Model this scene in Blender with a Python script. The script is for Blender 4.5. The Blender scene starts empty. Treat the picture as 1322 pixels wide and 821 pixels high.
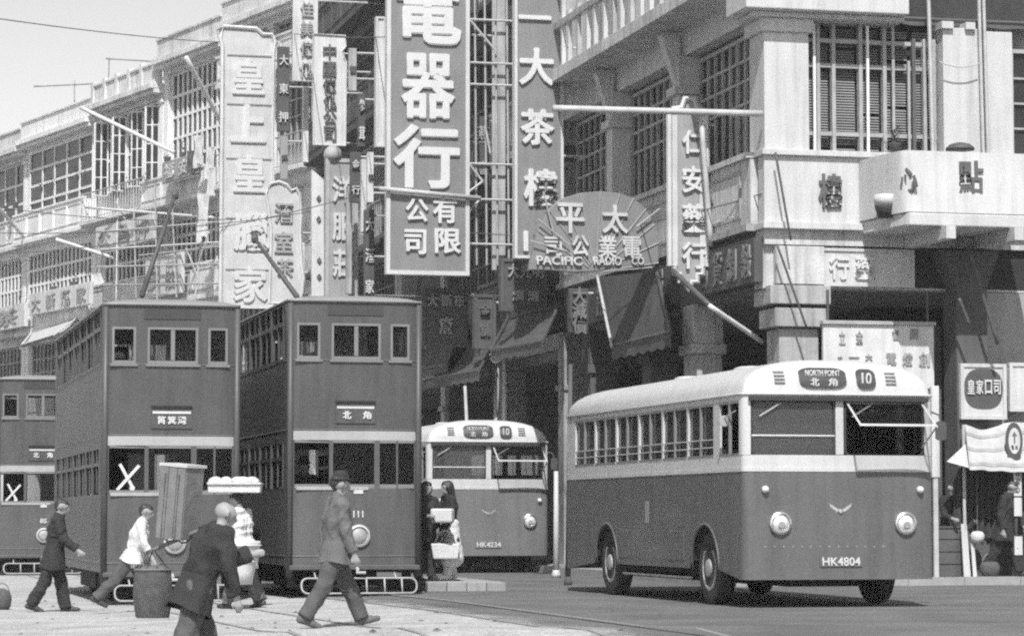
import bpy, bmesh, math, random
import numpy as np
from mathutils import Vector, Matrix
R = math.radians
random.seed(7)
SC = bpy.context.scene
COL = SC.collection

# ---------------------------------------------------------------- camera, sky, sun, exposure
FPX, CX, CY = 3600.0, 661.0, 410.5          # photograph 1322 x 821
HORIZON = 668.0
CAMZ = 1.12
TILT = math.atan((HORIZON - CY) / FPX)
cd = bpy.data.cameras.new('camera')
cam = bpy.data.objects.new('camera', cd); COL.objects.link(cam)
cam.location = (0, 0, CAMZ); cam.rotation_euler = (R(90) + TILT, 0, 0)
cd.sensor_width = 36.0; cd.sensor_fit = 'HORIZONTAL'; cd.lens = 36.0 * FPX / 1322.0
cd.clip_start = 0.5; cd.clip_end = 6000
SC.camera = cam

A = R(13.75)                                  # street runs away to the left of the view axis
EX = Vector((math.cos(A), math.sin(A), 0)); EY = Vector((-math.sin(A), math.cos(A), 0))
SUN_EL = R(51); SUN_A = R(15)
sh = -EY * math.cos(SUN_A) - EX * math.sin(SUN_A)
TO_SUN = Vector((sh.x * math.cos(SUN_EL), sh.y * math.cos(SUN_EL), math.sin(SUN_EL)))
w = bpy.data.worlds.new('World'); SC.world = w; w.use_nodes = True
nt = w.node_tree; nt.nodes.clear()
sky = nt.nodes.new('ShaderNodeTexSky'); sky.sky_type = 'NISHITA'; sky.sun_disc = False
sky.sun_elevation = SUN_EL; sky.sun_rotation = math.atan2(TO_SUN.x, TO_SUN.y)
sky.air_density = 1.0; sky.dust_density = 0.8; sky.ozone_density = 0.3; sky.altitude = 60
bw = nt.nodes.new('ShaderNodeRGBToBW')        # black and white film
bg = nt.nodes.new('ShaderNodeBackground'); bg.inputs['Strength'].default_value = 0.14
wo = nt.nodes.new('ShaderNodeOutputWorld')
nt.links.new(sky.outputs[0], bw.inputs[0]); nt.links.new(bw.outputs[0], bg.inputs[0]); nt.links.new(bg.outputs[0], wo.inputs[0])
sd = bpy.data.lights.new('sun', 'SUN'); sd.energy = 4.4; sd.angle = R(0.6); sd.color = (1, 1, 1)
sun = bpy.data.objects.new('sun', sd); COL.objects.link(sun)
sun.rotation_euler = TO_SUN.to_track_quat('Z', 'Y').to_euler(); sun.location = (-20, -20, 60)
SC.view_settings.view_transform = 'Standard'; SC.view_settings.look = 'None'
SC.view_settings.exposure = 0.38; SC.view_settings.gamma = 1.0
SC.view_settings.use_curve_mapping = False
SC.cycles.filter_width = 2.2                   # the print is soft
SC.cycles.max_bounces = 6
SC.cycles.use_denoising = False                 # leaves a little grain, as on the film
SC.cycles.use_adaptive_sampling = True; SC.cycles.adaptive_threshold = 0.06; SC.cycles.adaptive_min_samples = 16
SC.cycles.transparent_max_bounces = 12

# ---------------------------------------------------------------- picture -> place
def ray(px, py):
    x = (px - CX) / FPX; y = -(py - CY) / FPX
    return Vector((x, math.cos(TILT) - y * math.sin(TILT), math.sin(TILT) + y * math.cos(TILT)))
def atY(px, py, Y):
    d = ray(px, py); k = Y / d.y
    return Vector((d.x * k, Y, CAMZ + d.z * k))
def gz(X, Y):                                  # road level: cambered to the left, dips towards the viewer
    d = min(max((-X - 1.0) * 0.035, 0.0), 0.17)
    t = min(max((27.0 - Y) / 4.0, 0.0), 1.0); t = t * t * (3 - 2 * t)
    return -d - 0.22 * t
def lift(Y): return 0.05 * min(max((28.5 - Y) / 1.5, 0.0), 1.0)   # paving laid thicker where the road dips
def ground(px, py):
    d = ray(px, py); z = 0.0
    for _ in range(30):
        k = (z - CAMZ) / d.z; P = Vector((d.x * k, d.y * k, z)); z = gz(P.x, P.y)
    return P
class Frame:
    def __init__(s, o, ang):
        s.o = Vector(o); s.a = ang
        s.ex = Vector((math.cos(ang), math.sin(ang), 0)); s.ey = Vector((-math.sin(ang), math.cos(ang), 0))
    def w(s, p, q, z=0.0):
        v = s.o + s.ex * p + s.ey * q; return Vector((v.x, v.y, z))
    def l(s, P):
        v = Vector((P[0], P[1], 0)) - s.o; return v.dot(s.ex), v.dot(s.ey)
    def hit(s, px, py, p=None, q=None):
        d = ray(px, py); n, c = (s.ex, p) if p is not None else (s.ey, q)
        k = (c + s.o.dot(n)) / d.dot(n); P = Vector((d.x * k, d.y * k, CAMZ + d.z * k))
        a, b = s.l(P); return a, b, P.z
c0 = atY(988, HORIZON, 47.0)
ST = Frame((c0.x, c0.y, 0), A)                 # the block: p along the side street, q along the main street
qb = 44.2
bnd = ST.w(0, qb)
FAR = Frame((bnd.x, bnd.y, 0), R(29))          # the street bends left beyond

# ---------------------------------------------------------------- materials
MATS = {}
def mat(name, v, rough=0.7, var=0.18, scale=2.0, bump=0.0, metal=0.0, streak=0.0, spec=0.5, fine=0.0, coat=0.0):
    if name in MATS: return MATS[name]
    m = bpy.data.materials.new(name); m.use_nodes = True; n = m.node_tree; L = n.links
    b = n.nodes['Principled BSDF']; b.inputs['Roughness'].default_value = rough; b.inputs['Metallic'].default_value = metal
    b.inputs['Specular IOR Level'].default_value = spec
    if coat: b.inputs['Coat Weight'].default_value = coat; b.inputs['Coat Roughness'].default_value = 0.105
    tc = n.nodes.new('ShaderNodeTexCoord'); geo = n.nodes.new('ShaderNodeNewGeometry')
    no = n.nodes.new('ShaderNodeTexNoise'); no.inputs['Scale'].default_value = scale; no.inputs['Detail'].default_value = 6; no.inputs['Roughness'].default_value = 0.6
    L.new(geo.outputs['Position'], no.inputs['Vector'])
    mr = n.nodes.new('ShaderNodeMapRange'); mr.inputs['From Min'].default_value = 0.3; mr.inputs['From Max'].default_value = 0.7
    mr.inputs['To Min'].default_value = v * (1 - var); mr.inputs['To Max'].default_value = v * (1 + var)
    L.new(no.outputs['Fac'], mr.inputs['Value']); out = mr.outputs[0]
    if streak:
        mp = n.nodes.new('ShaderNodeMapping'); mp.inputs['Scale'].default_value = (5, 5, 0.35)
        L.new(geo.outputs['Position'], mp.inputs['Vector'])
        n2 = n.nodes.new('ShaderNodeTexNoise'); n2.inputs['Scale'].default_value = 1.6; n2.inputs['Detail'].default_value = 5
        L.new(mp.outputs[0], n2.inputs['Vector'])
        m2 = n.nodes.new('ShaderNodeMapRange'); m2.inputs['From Min'].default_value = 0.45; m2.inputs['From Max'].default_value = 0.75
        m2.inputs['To Min'].default_value = 1.0; m2.inputs['To Max'].default_value = 1.0 - streak
        L.new(n2.outputs['Fac'], m2.inputs['Value'])
        mu = n.nodes.new('ShaderNodeMath'); mu.operation = 'MULTIPLY'; L.new(out, mu.inputs[0]); L.new(m2.outputs[0], mu.inputs[1]); out = mu.outputs[0]
    if fine:
        n3 = n.nodes.new('ShaderNodeTexNoise'); n3.inputs['Scale'].default_value = 26; n3.inputs['Detail'].default_value = 3
        L.new(geo.outputs['Position'], n3.inputs['Vector'])
        m3 = n.nodes.new('ShaderNodeMapRange'); m3.inputs['From Min'].default_value = 0.25; m3.inputs['From Max'].default_value = 0.75
        m3.inputs['To Min'].default_value = 1 - fine; m3.inputs['To Max'].default_value = 1 + fine
        L.new(n3.outputs['Fac'], m3.inputs['Value'])
        mu = n.nodes.new('ShaderNodeMath'); mu.operation = 'MULTIPLY'; L.new(out, mu.inputs[0]); L.new(m3.outputs[0], mu.inputs[1]); out = mu.outputs[0]
    L.new(out, b.inputs['Base Color'])
    if bump:
        nb = n.nodes.new('ShaderNodeTexNoise'); nb.inputs['Scale'].default_value = max(14, scale * 6); nb.inputs['Detail'].default_value = 5
        L.new(geo.outputs['Position'], nb.inputs['Vector'])
        bp = n.nodes.new('ShaderNodeBump'); bp.inputs['Strength'].default_value = bump; bp.inputs['Distance'].default_value = 0.03
        L.new(nb.outputs['Fac'], bp.inputs['Height']); L.new(bp.outputs[0], b.inputs['Normal'])
    MATS[name] = m; return m
def glass(name, clear, tint, refl=0.35):
    if name in MATS: return MATS[name]
    m = bpy.data.materials.new(name); m.use_nodes = True; n = m.node_tree; L = n.links; n.nodes.clear()
    o = n.nodes.new('ShaderNodeOutputMaterial'); tr = n.nodes.new('ShaderNodeBsdfTransparent'); tr.inputs[0].default_value = (clear,) * 3 + (1,)
    df = n.nodes.new('ShaderNodeBsdfDiffuse'); df.inputs[0].default_value = (tint,) * 3 + (1,)
    gl = n.nodes.new('ShaderNodeBsdfGlossy'); gl.inputs['Roughness'].default_value = 0.06; gl.inputs[0].default_value = (refl,) * 3 + (1,)
    fr = n.nodes.new('ShaderNodeFresnel'); fr.inputs[0].default_value = 1.5
    m1 = n.nodes.new('ShaderNodeMixShader'); m1.inputs[0].default_value = 0.18; m2 = n.nodes.new('ShaderNodeMixShader')
    L.new(tr.outputs[0], m1.inputs[1]); L.new(df.outputs[0], m1.inputs[2])
    L.new(fr.outputs[0], m2.inputs[0]); L.new(m1.outputs[0], m2.inputs[1]); L.new(gl.outputs[0], m2.inputs[2]); L.new(m2.outputs[0], o.inputs[0])
    MATS[name] = m; return m
M = dict(
    asphalt=mat('asphalt', 0.11, 0.9, 0.34, 0.55, 0.5, fine=0.38),
    setts=mat('tramway_paving', 0.36, 0.95, 0.25, 1.3, 0.9, fine=0.5),
    pave=mat('pavement_concrete', 0.26, 0.9, 0.15, 1.2, 0.2, fine=0.15),
    kerb=mat('kerb_granite', 0.30, 0.8, 0.15, 3.0, 0.1),
    rail=mat('rail_steel', 0.24, 0.6, 0.1, 3.0),
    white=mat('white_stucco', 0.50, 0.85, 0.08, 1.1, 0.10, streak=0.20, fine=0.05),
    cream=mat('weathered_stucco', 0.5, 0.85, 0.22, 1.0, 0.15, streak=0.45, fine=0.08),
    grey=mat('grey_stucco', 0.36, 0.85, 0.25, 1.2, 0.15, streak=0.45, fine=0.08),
    farwhite_lit=mat('lit_white_wall', 0.74, 0.9, 0.12, 1.0, 0.1, streak=0.28, fine=0.06),  # white wall lightened in colour to make up for the grazing sun
    farcream_lit=mat('lit_cream_wall', 0.62, 0.9, 0.2, 1.0, 0.1, streak=0.4, fine=0.08),  # cream wall, brightened the same way for the weakly lit far terrace
    dkgrey=mat('dark_grey_and_shade', 0.085, 0.9, 0.25, 1.3, 0.1, streak=0.25),  # dark grey; also paints shade into the near row, pillars, flared column
    dark=mat('dark_interior', 0.02, 0.9, 0.3, 1.0),  # near-black; its colour also stands in for the shade inside the arcades
    soffit=mat('soffit_plaster', 0.14, 0.9, 0.12, 1.5),
    pane=mat('window_pane', 0.03, 0.2, 0.4, 1.0, spec=0.22),
    bar=mat('painted_window_bar', 0.33, 0.6, 0.2, 3.0),
    wbar=mat('white_window_bar', 0.70, 0.6, 0.08, 3.0),
    dbar=mat('dark_window_bar', 0.09, 0.6, 0.2, 3.0),
    blind=mat('slatted_blind', 0.2, 0.7, 0.2, 3.0),
    buspaint=mat('bus_paint', 0.112, 0.4, 0.10, 1.2, coat=0.15, streak=0.22, fine=0.10),
    busfaded=mat('faded_bus_paint', 0.15, 0.5, 0.10, 1.2, streak=0.2, fine=0.10),
    buswhite=mat('bus_cream', 0.52, 0.4, 0.06, 1.5, streak=0.12, fine=0.03),
    rubber=mat('tyre_rubber', 0.035, 0.85, 0.2, 6.0),
    hub=mat('wheel_hub', 0.30, 0.5, 0.3, 9.0),
    chassis=mat('underframe', 0.02, 0.9, 0.2, 4.0),
    chrome=mat('chrome', 0.75, 0.25, 0.05, 3.0, metal=0.9),
    lens=mat('lamp_lens', 0.62, 0.15, 0.08, 30.0),
    letter=mat('white_lettering', 0.56, 0.6, 0.05, 3.0),
    dletter=mat('dark_lettering', 0.10, 0.6, 0.1, 3.0),
    dimletter=mat('dull_lettering', 0.16, 0.7, 0.2, 3.0),  # low-contrast grey for the arcade signboards
    midtrouser=mat('dark_grey_cotton', 0.075, 0.9, 0.2, 7.0, 0.3),
    gletter=mat('grey_lettering', 0.30, 0.6, 0.1, 3.0),
    blind_box=mat('route_blind', 0.045, 0.4, 0.1, 3.0),
    tram=mat('tram_paint', 0.07, 0.5, 0.16, 1.2, streak=0.28, fine=0.12),
    tramlo=mat('tram_paint_lower', 0.082, 0.5, 0.16, 1.2, streak=0.28, fine=0.12),
    tramband=mat('tram_band', 0.34, 0.5, 0.15, 1.0, streak=0.1),
    tramframe=mat('tram_window_frame', 0.18, 0.5, 0.12, 3.0),
    tramroof=mat('tram_roof', 0.2, 0.7, 0.1, 2.0),
    skin=mat('skin', 0.29, 0.6, 0.08, 8.0),
    hair=mat('black_hair', 0.025, 0.55, 0.2, 20.0),
    darkcloth=mat('dark_cotton', 0.022, 0.9, 0.25, 9.0, 0.3),
    midcloth=mat('grey_cotton', 0.11, 0.9, 0.18, 7.0, 0.3),
    ltcloth=mat('pale_cotton', 0.55, 0.9, 0.12, 7.0, 0.3),
    whcloth=mat('white_cotton', 0.56, 0.9, 0.06, 7.0, 0.3),
    shoe=mat('leather_shoe', 0.04, 0.5, 0.2, 9.0),
    wood=mat('worn_timber', 0.17, 0.8, 0.2, 6.0, 0.2, streak=0.15),
    wicker=mat('wicker', 0.085, 0.9, 0.3, 24.0, 0.5),
    wcask=mat('white_enamel', 0.54, 0.5, 0.1, 5.0),
    bamboo=mat('bleached_bamboo', 0.58, 0.6, 0.12, 5.0),
    dkpole=mat('dark_iron', 0.07, 0.6, 0.2, 5.0),
    ltpole=mat('galvanised_pipe', 0.42, 0.5, 0.15, 4.0),
    wire=mat('cable', 0.10, 0.8, 0.1, 4.0),
    signgrey=mat('sign_enamel_grey', 0.20, 0.5, 0.10, 1.5, streak=0.12, fine=0.06),
    signmid=mat('sign_enamel_mid', 0.29, 0.55, 0.12, 2.0, streak=0.15),
    signpale=mat('sign_pale', 0.50, 0.6, 0.12, 2.0, streak=0.12),
    signwhite=mat('sign_white', 0.56, 0.6, 0.1, 2.0, streak=0.25),
    signedge=mat('sign_border', 0.50, 0.6, 0.1, 2.0),
    dimsign=mat('sign_dim', 0.07, 0.7, 0.2, 2.0, streak=0.2),
    awning=mat('awning_canvas', 0.06, 0.95, 0.25, 2.0, streak=0.4),
    stripe=mat('awning_cloth', 0.42, 0.95, 0.1, 2.0, streak=0.15),
    cloth=mat('hanging_cloth', 0.05, 0.95, 0.3, 2.0, streak=0.3),
)
GL_BUS = glass('bus_glass', 0.6, 0.26, 0.8); GL_CLEAR = glass('clear_glass', 0.95, 0.02); GL_TRAM = glass('tram_glass', 0.75, 0.03, 0.10)

# ---------------------------------------------------------------- mesh helpers
class MB:
    def __init__(s): s.v = []; s.f = []
    def add(s, vs, fs):
        k = len(s.v); s.v += [tuple(v) for v in vs]; s.f += [tuple(i + k for i in f) for f in fs]; return s
    def box(s, x0, x1, y0, y1, z0, z1):
        return s.add([(x0,y0,z0),(x1,y0,z0),(x1,y1,z0),(x0,y1,z0),(x0,y0,z1),(x1,y0,z1),(x1,y1,z1),(x0,y1,z1)],
                     [(0,3,2,1),(4,5,6,7),(0,1,5,4),(1,2,6,5),(2,3,7,6),(3,0,4,7)])
    def prism(s, poly, axis, a, b):            # polygon in the plane across axis, extruded a..b
        def P(u, w, t): return {'x': (t, u, w), 'y': (u, t, w), 'z': (u, w, t)}[axis]
        n = len(poly); vs = [P(u, w, a) for u, w in poly] + [P(u, w, b) for u, w in poly]
        fs = [tuple(range(n)), tuple(range(2 * n - 1, n - 1, -1))] + [(i, n + i, n + (i + 1) % n, (i + 1) % n) for i in range(n)]
        return s.add(vs, fs)
    def tube(s, pts, r, n=8, r2=None, cap=True, closed=False):
        pts = [Vector(p) for p in pts]; m = len(pts); vs = []; fs = []
        for i, p in enumerate(pts):
            if closed: d = pts[(i + 1) % m] - pts[i - 1]
            else: d = pts[min(i + 1, m - 1)] - pts[max(i - 1, 0)]
            d.normalize(); a = d.orthogonal().normalized() if abs(d.z) > 0.99 else d.cross(Vector((0, 0, 1))).normalized(); b = d.cross(a)
            rr = r if r2 is None else r + (r2 - r) * i / max(1, m - 1)
            for k in range(n):
                t = 2 * math.pi * k / n; vs.append(p + a * rr * math.cos(t) + b * rr * math.sin(t))
        for i in range(m if closed else m - 1):
            j = (i + 1) % m
            for k in range(n): fs.append((i * n + k, i * n + (k + 1) % n, j * n + (k + 1) % n, j * n + k))
        if cap and not closed: fs += [tuple(range(n))[::-1], tuple((m - 1) * n + k for k in range(n))]
        return s.add(vs, fs)
    def lathe(s, prof, c, axis='z', n=24):     # profile (radius, height)
        vs = []; fs = []
        for r, h in prof:
            for k in range(n):
                t = 2 * math.pi * k / n; x, y = r * math.cos(t), r * math.sin(t)
                o = {'z': (x, y, h), 'x': (h, x, y), 'y': (x, h, y)}[axis]
                vs.append((c[0] + o[0], c[1] + o[1], c[2] + o[2]))
        for i in range(len(prof) - 1):
            for k in range(n): fs.append((i * n + k, i * n + (k + 1) % n, (i + 1) * n + (k + 1) % n, (i + 1) * n + k))
        fs += [tuple(range(n))[::-1], tuple((len(prof) - 1) * n + k for k in range(n))]
        return s.add(vs, fs)
    def band(s, pts, z0, z1):                  # upright sheet along a plan polyline; z0, z1 numbers or functions of (x, y)
        f0 = z0 if callable(z0) else (lambda x, y: z0); f1 = z1 if callable(z1) else (lambda x, y: z1)
        vs = [(x, y, f0(x, y)) for x, y in pts] + [(x, y, f1(x, y)) for x, y in pts]; n = len(pts)
        return s.add(vs, [(i, i + 1, n + i + 1, n + i) for i in range(n - 1)])
    def mesh(s, name, mt, smooth=False):
        me = bpy.data.meshes.new(name); me.from_pydata(s.v, [], s.f); me.validate()
        bm = bmesh.new(); bm.from_mesh(me); bmesh.ops.recalc_face_normals(bm, faces=bm.faces); bm.to_mesh(me); bm.free()
        if mt: me.materials.append(mt)
        if smooth: me.polygons.foreach_set('use_smooth', [True] * len(me.polygons))
        return me
    def build(s, name, mt, parent=None, smooth=False, bevel=0.0, solid=0.0, loc=None, auto=False):
        o = bpy.data.objects.new(name, s.mesh(name, mt, smooth or auto)); COL.objects.link(o)
        if parent: o.parent = parent
        if loc is not None: o.location = loc
        if solid:
            md = o.modifiers.new('thick', 'SOLIDIFY'); md.thickness = solid; md.offset = 0
            if auto or smooth:
                es = o.modifiers.new('sharp', 'EDGE_SPLIT'); es.split_angle = R(40)
        if bevel:
            md = o.modifiers.new('edge', 'BEVEL'); md.width = bevel; md.segments = 2; md.limit_method = 'ANGLE'
        if auto: o.data.set_sharp_from_angle(angle=R(40))
        return o
def inst(name, me, parent, loc=(0, 0, 0), scale=(1, 1, 1), rot=None):
    o = bpy.data.objects.new(name, me); COL.objects.link(o); o.parent = parent; o.location = loc; o.scale = scale
    if rot: o.rotation_euler = rot
    return o
def thing(name, label, cat, loc=(0, 0, 0), rz=0.0, group=None):
    o = bpy.data.objects.new(name, None); COL.objects.link(o); o.empty_display_size = 0.2
    o.location = loc; o.rotation_euler = (0, 0, rz); return tag(o, label, cat, group)
def tag(o, label, cat, group=None):
    o['label'] = label; o['category'] = cat
    if group: o['group'] = group
    return o
def struct(o): o['kind'] = 'structure'; return o

# characters, set in the x-z plane and facing -y; unit size, centred
GLY = {}
def glyph(txt, mt, bold=0.02, depth=0.05):
    key = (txt, mt.name, bold, depth)
    if key in GLY: return GLY[key]
    c = bpy.data.curves.new('lettering', 'FONT'); c.body = txt; c.offset = min(bold, 0.014); c.extrude = depth; c.resolution_u = 3
    o = bpy.data.objects.new('lettering', c)
    me = bpy.data.meshes.new_from_object(o)
    bpy.data.objects.remove(o); bpy.data.curves.remove(c)
    if bold > 0.02:                            # heavy brush strokes: the same strokes laid over each other, a hair apart in depth
        bm = bmesh.new(); d = (bold - 0.012) * 0.6
        for i, (dx, dy) in enumerate(((0, 0), (d, 0), (-d, 0), (0, d), (0, -d))):
            t = me.copy(); t.transform(Matrix.Translation((dx, dy, -0.006 * i))); bm.from_mesh(t); bpy.data.meshes.remove(t)
        bm.to_mesh(me); bm.free()
    co = np.empty(len(me.vertices) * 3); me.vertices.foreach_get('co', co); co = co.reshape(-1, 3)
    lo, hi = co.min(0), co.max(0); sz = np.maximum(hi - lo, 1e-6); mid = (lo + hi) / 2
    if txt in '一': sz[1] = sz[0] * 0.5
    q = np.stack([(co[:, 0] - mid[0]) / sz[0], -(co[:, 2] - mid[2]) / sz[2], (co[:, 1] - mid[1]) / sz[1]], 1)
    me.vertices.foreach_set('co', q.ravel()); me.materials.clear(); me.materials.append(mt)
    me.name = 'lettering'; GLY[key] = me; return me
def put(txt, mt, parent, x, y, z, wd, ht, dep=0.04, bold=0.02, name='character', rz=0.0):
    return inst(name, glyph(txt, mt, bold), parent, (x, y, z), (wd, dep, ht), (0, 0, rz))

# ---------------------------------------------------------------- ground
def make_ground():
    xs = [-3000, -800, -250, -90, -45] + [-30 + i * 1.0 for i in range(49)] + [24, 40, 90, 250, 800, 3000]
    ys = [-400, -60, -10, 6, 14, 18] + [20 + i * 0.5 for i in range(20)] + [30 + 2 * i for i in range(60)] + [160, 220, 400, 900, 3500]
    m = MB(); nx = len(xs)
    m.add([(x, y, gz(x, y)) for y in ys for x in xs],
          [(j * nx + i, j * nx + i + 1, (j + 1) * nx + i + 1, (j + 1) * nx + i) for j in range(len(ys) - 1) for i in range(nx - 1)])
    struct(m.build('road', M['asphalt'], smooth=True))
    # paler tramway reserve
    e = ground(625, 786); pe, _ = ST.l(e)
    m = MB(); ps = [pe - 13 + i * 0.5 for i in range(27)]; qs = [-46 + i * 1.0 for i in range(100)]; nq = len(ps)
    vs = []
    for q in qs:
        for i, p in enumerate(ps):
            pp = p + (0.10 * math.sin(q * 1.7) + 0.07 * math.sin(q * 4.1) if i == len(ps) - 1 else 0)
            P = ST.w(pp, q); vs.append((P.x, P.y, gz(P.x, P.y) + 0.014 + lift(P.y)))
    m.add(vs, [(j * nq + i, j * nq + i + 1, (j + 1) * nq + i + 1, (j + 1) * nq + i) for j in range(len(qs) - 1) for i in range(nq - 1)])
    struct(m.build('tramway_paving', M['setts'], smooth=True))
    n_ = M['setts'].node_tree; L = n_.links; out = next(x for x in n_.nodes if x.type == 'OUTPUT_MATERIAL'); bs_ = n_.nodes['Principled BSDF']
    g_ = n_.nodes.new('ShaderNodeNewGeometry'); dp = n_.nodes.new('ShaderNodeVectorMath'); dp.operation = 'DOT_PRODUCT'; dp.inputs[1].default_value = EX; L.new(g_.outputs['Position'], dp.inputs[0])
    pw = ST.o.dot(EX) + pe; mr_ = n_.nodes.new('ShaderNodeMapRange'); mr_.inputs['From Min'].default_value = pw - 1.5; mr_.inputs['From Max'].default_value = pw - 0.05; L.new(dp.outputs['Value'], mr_.inputs['Value'])
    nz_ = n_.nodes.new('ShaderNodeTexNoise'); nz_.inputs['Scale'].default_value = 1.1; nz_.inputs['Detail'].default_value = 8; nz_.inputs['Roughness'].default_value = 0.7; L.new(g_.outputs['Position'], nz_.inputs['Vector'])
    ad_ = n_.nodes.new('ShaderNodeMath'); ad_.operation = 'SUBTRACT'; L.new(mr_.outputs[0], ad_.inputs[0]); L.new(nz_.outputs['Fac'], ad_.inputs[1])
    m2_ = n_.nodes.new('ShaderNodeMapRange'); m2_.inputs['From Min'].default_value = -0.12; m2_.inputs['From Max'].default_value = 0.30; L.new(ad_.outputs[0], m2_.inputs['Value'])
    tr_ = n_.nodes.new('ShaderNodeBsdfTransparent'); mx_ = n_.nodes.new('ShaderNodeMixShader'); L.new(m2_.outputs[0], mx_.inputs[0]); L.new(bs_.outputs[0], mx_.inputs[1]); L.new(tr_.outputs[0], mx_.inputs[2]); L.new(mx_.outputs[0], out.inputs[0])
    lt = MB(); rl = random.Random(3)
    for _ in range(260):
        P = ST.w(pe + rl.uniform(-9, 1.5), rl.uniform(-26, 0)); z = gz(P.x, P.y) + 0.012 + lift(P.y); r_ = rl.uniform(0.012, 0.05); a_ = rl.uniform(0, 3.1); c_, s_ = math.cos(a_) * r_, math.sin(a_) * r_
        lt.add([(P.x - c_, P.y - s_, z), (P.x + s_, P.y - c_, z), (P.x + c_, P.y + s_, z), (P.x - s_, P.y + c_, z), (P.x, P.y, z + r_ * rl.uniform(0.3, 0.8))], [(0, 1, 4), (1, 2, 4), (2, 3, 4), (3, 0, 4)])
    lo_ = lt.build('litter', M['dkgrey']); lo_['kind'] = 'stuff'; lo_['label'] = 'scattered grit and scraps on the pale tramway paving'; lo_['category'] = 'litter'
make_ground()
def rail_pair(pc):
    for k in (-0.535, 0.535):
        m = MB(); qs = [-24 + i for i in range(70)]; vs = []
        for q in qs:
            for dp in (-0.03, 0.03):
                P = ST.w(pc + k + dp, q); vs.append((P.x, P.y, gz(P.x, P.y) + 0.021 + lift(P.y)))
        m.add(vs, [(2 * i, 2 * i + 1, 2 * i + 3, 2 * i + 2) for i in range(len(qs) - 1)])
        struct(m.build('tram_rail', M['rail']))
# pavement round the corner with kerb stones
KO = 0.9
m = MB(); m.box(-KO, 40, -KO, 44, -0.3, 0.125)
pv = struct(m.build('pavement', M['pave'])); pv.location = ST.w(0, 0); pv.rotation_euler = (0, 0, A)
m = MB(); m.box(-0.9, 12, 0, 45, -0.3, 0.122)
pv2 = struct(m.build('pavement', M['pave'])); pv2.location = FAR.w(0, 0.6); pv2.rotation_euler = (0, 0, R(29))
kb = MB(); kb.box(0.004, 0.996, -0.24, 0, -0.2, 0.14); kme = kb.mesh('kerb_stone', M['kerb'])
ke = struct(MB().box(-KO - 0.24, -KO - 0.02, -KO - 0.24, -KO - 0.02, -0.2, 0.138).build('kerb', M['kerb'])); ke.location = ST.w(0, 0); ke.rotation_euler = (0, 0, A)
for i in range(16): inst('kerb_stone', kme, ke, (-KO + i, -KO, random.uniform(-0.006, 0.004)))
for i in range(40): inst('kerb_stone', kme, ke, (-KO, -KO + i + 1, random.uniform(-0.006, 0.004)), rot=(0, 0, -math.pi / 2))

# ---------------------------------------------------------------- buses
def front_curve(hw, Rr, k, x0, x1, n=26):
    def f(x): return Rr * (1 - max(0.0, 1 - (abs(x) / hw) ** k) ** (1 / k))
    xs = set([x0, x1])
    for i in range(n + 1):
        t = math.pi * i / n; c = math.cos(t); x = hw * math.copysign(abs(c) ** (2 / k), c)
        if x0 < x < x1: xs.add(x)
    return [(x, f(x)) for x in sorted(xs)]
def dome(m, outline, hw, L, z0, dz, n=9, ky=0.45, pw=2.4):
    rings = []
    for i in range(n + 1):
        ph = (math.pi / 2) * i / n * 0.985; sx = math.cos(ph) ** (2 / pw); zz = math.sin(ph) ** (2 / pw); ins = ky * (1 - sx) * hw
        rings.append([(x * sx, ins + y * (L - 2 * ins) / L, z0 + dz * zz) for x, y in outline])
    k = len(outline); vs = [v for r in rings for v in r]; fs = []
    for i in range(n):
        for j in range(k): fs.append((i * k + j, i * k + (j + 1) % k, (i + 1) * k + (j + 1) % k, (i + 1) * k + j))
    fs.append(tuple(n * k + j for j in range(k)))
    m.add(vs, fs)
def rrect(x0, x1, z0, z1, r, n=5):
    pts = []
    for cx, cz, a in ((x1 - r, z1 - r, 0), (x0 + r, z1 - r, 90), (x0 + r, z0 + r, 180), (x1 - r, z0 + r, 270)):
        for i in range(n + 1):
            t = R(a + 90 * i / n); pts.append((cx + r * math.cos(t), cz + r * math.sin(t)))
    return pts
def ring_frame(m, x0, x1, z0, z1, r, t, y0, y1, n=5):
    a = rrect(x0, x1, z0, z1, r, n); b = rrect(x0 + t, x1 - t, z0 + t, z1 - t, max(0.005, r - t), n); k = len(a)
    vs = [(x, y0, z) for x, z in a] + [(x, y0, z) for x, z in b] + [(x, y1, z) for x, z in a] + [(x, y1, z) for x, z in b]
    fs = []
    for i in range(k):
        j = (i + 1) % k
        fs += [(i, j, k + j, k + i), (2 * k + i, 3 * k + i, 3 * k + j, 2 * k + j), (i, 2 * k + i, 2 * k + j, j), (k + i, k + j, 3 * k + j, 3 * k + i)]
    m.add(vs, fs)
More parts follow.
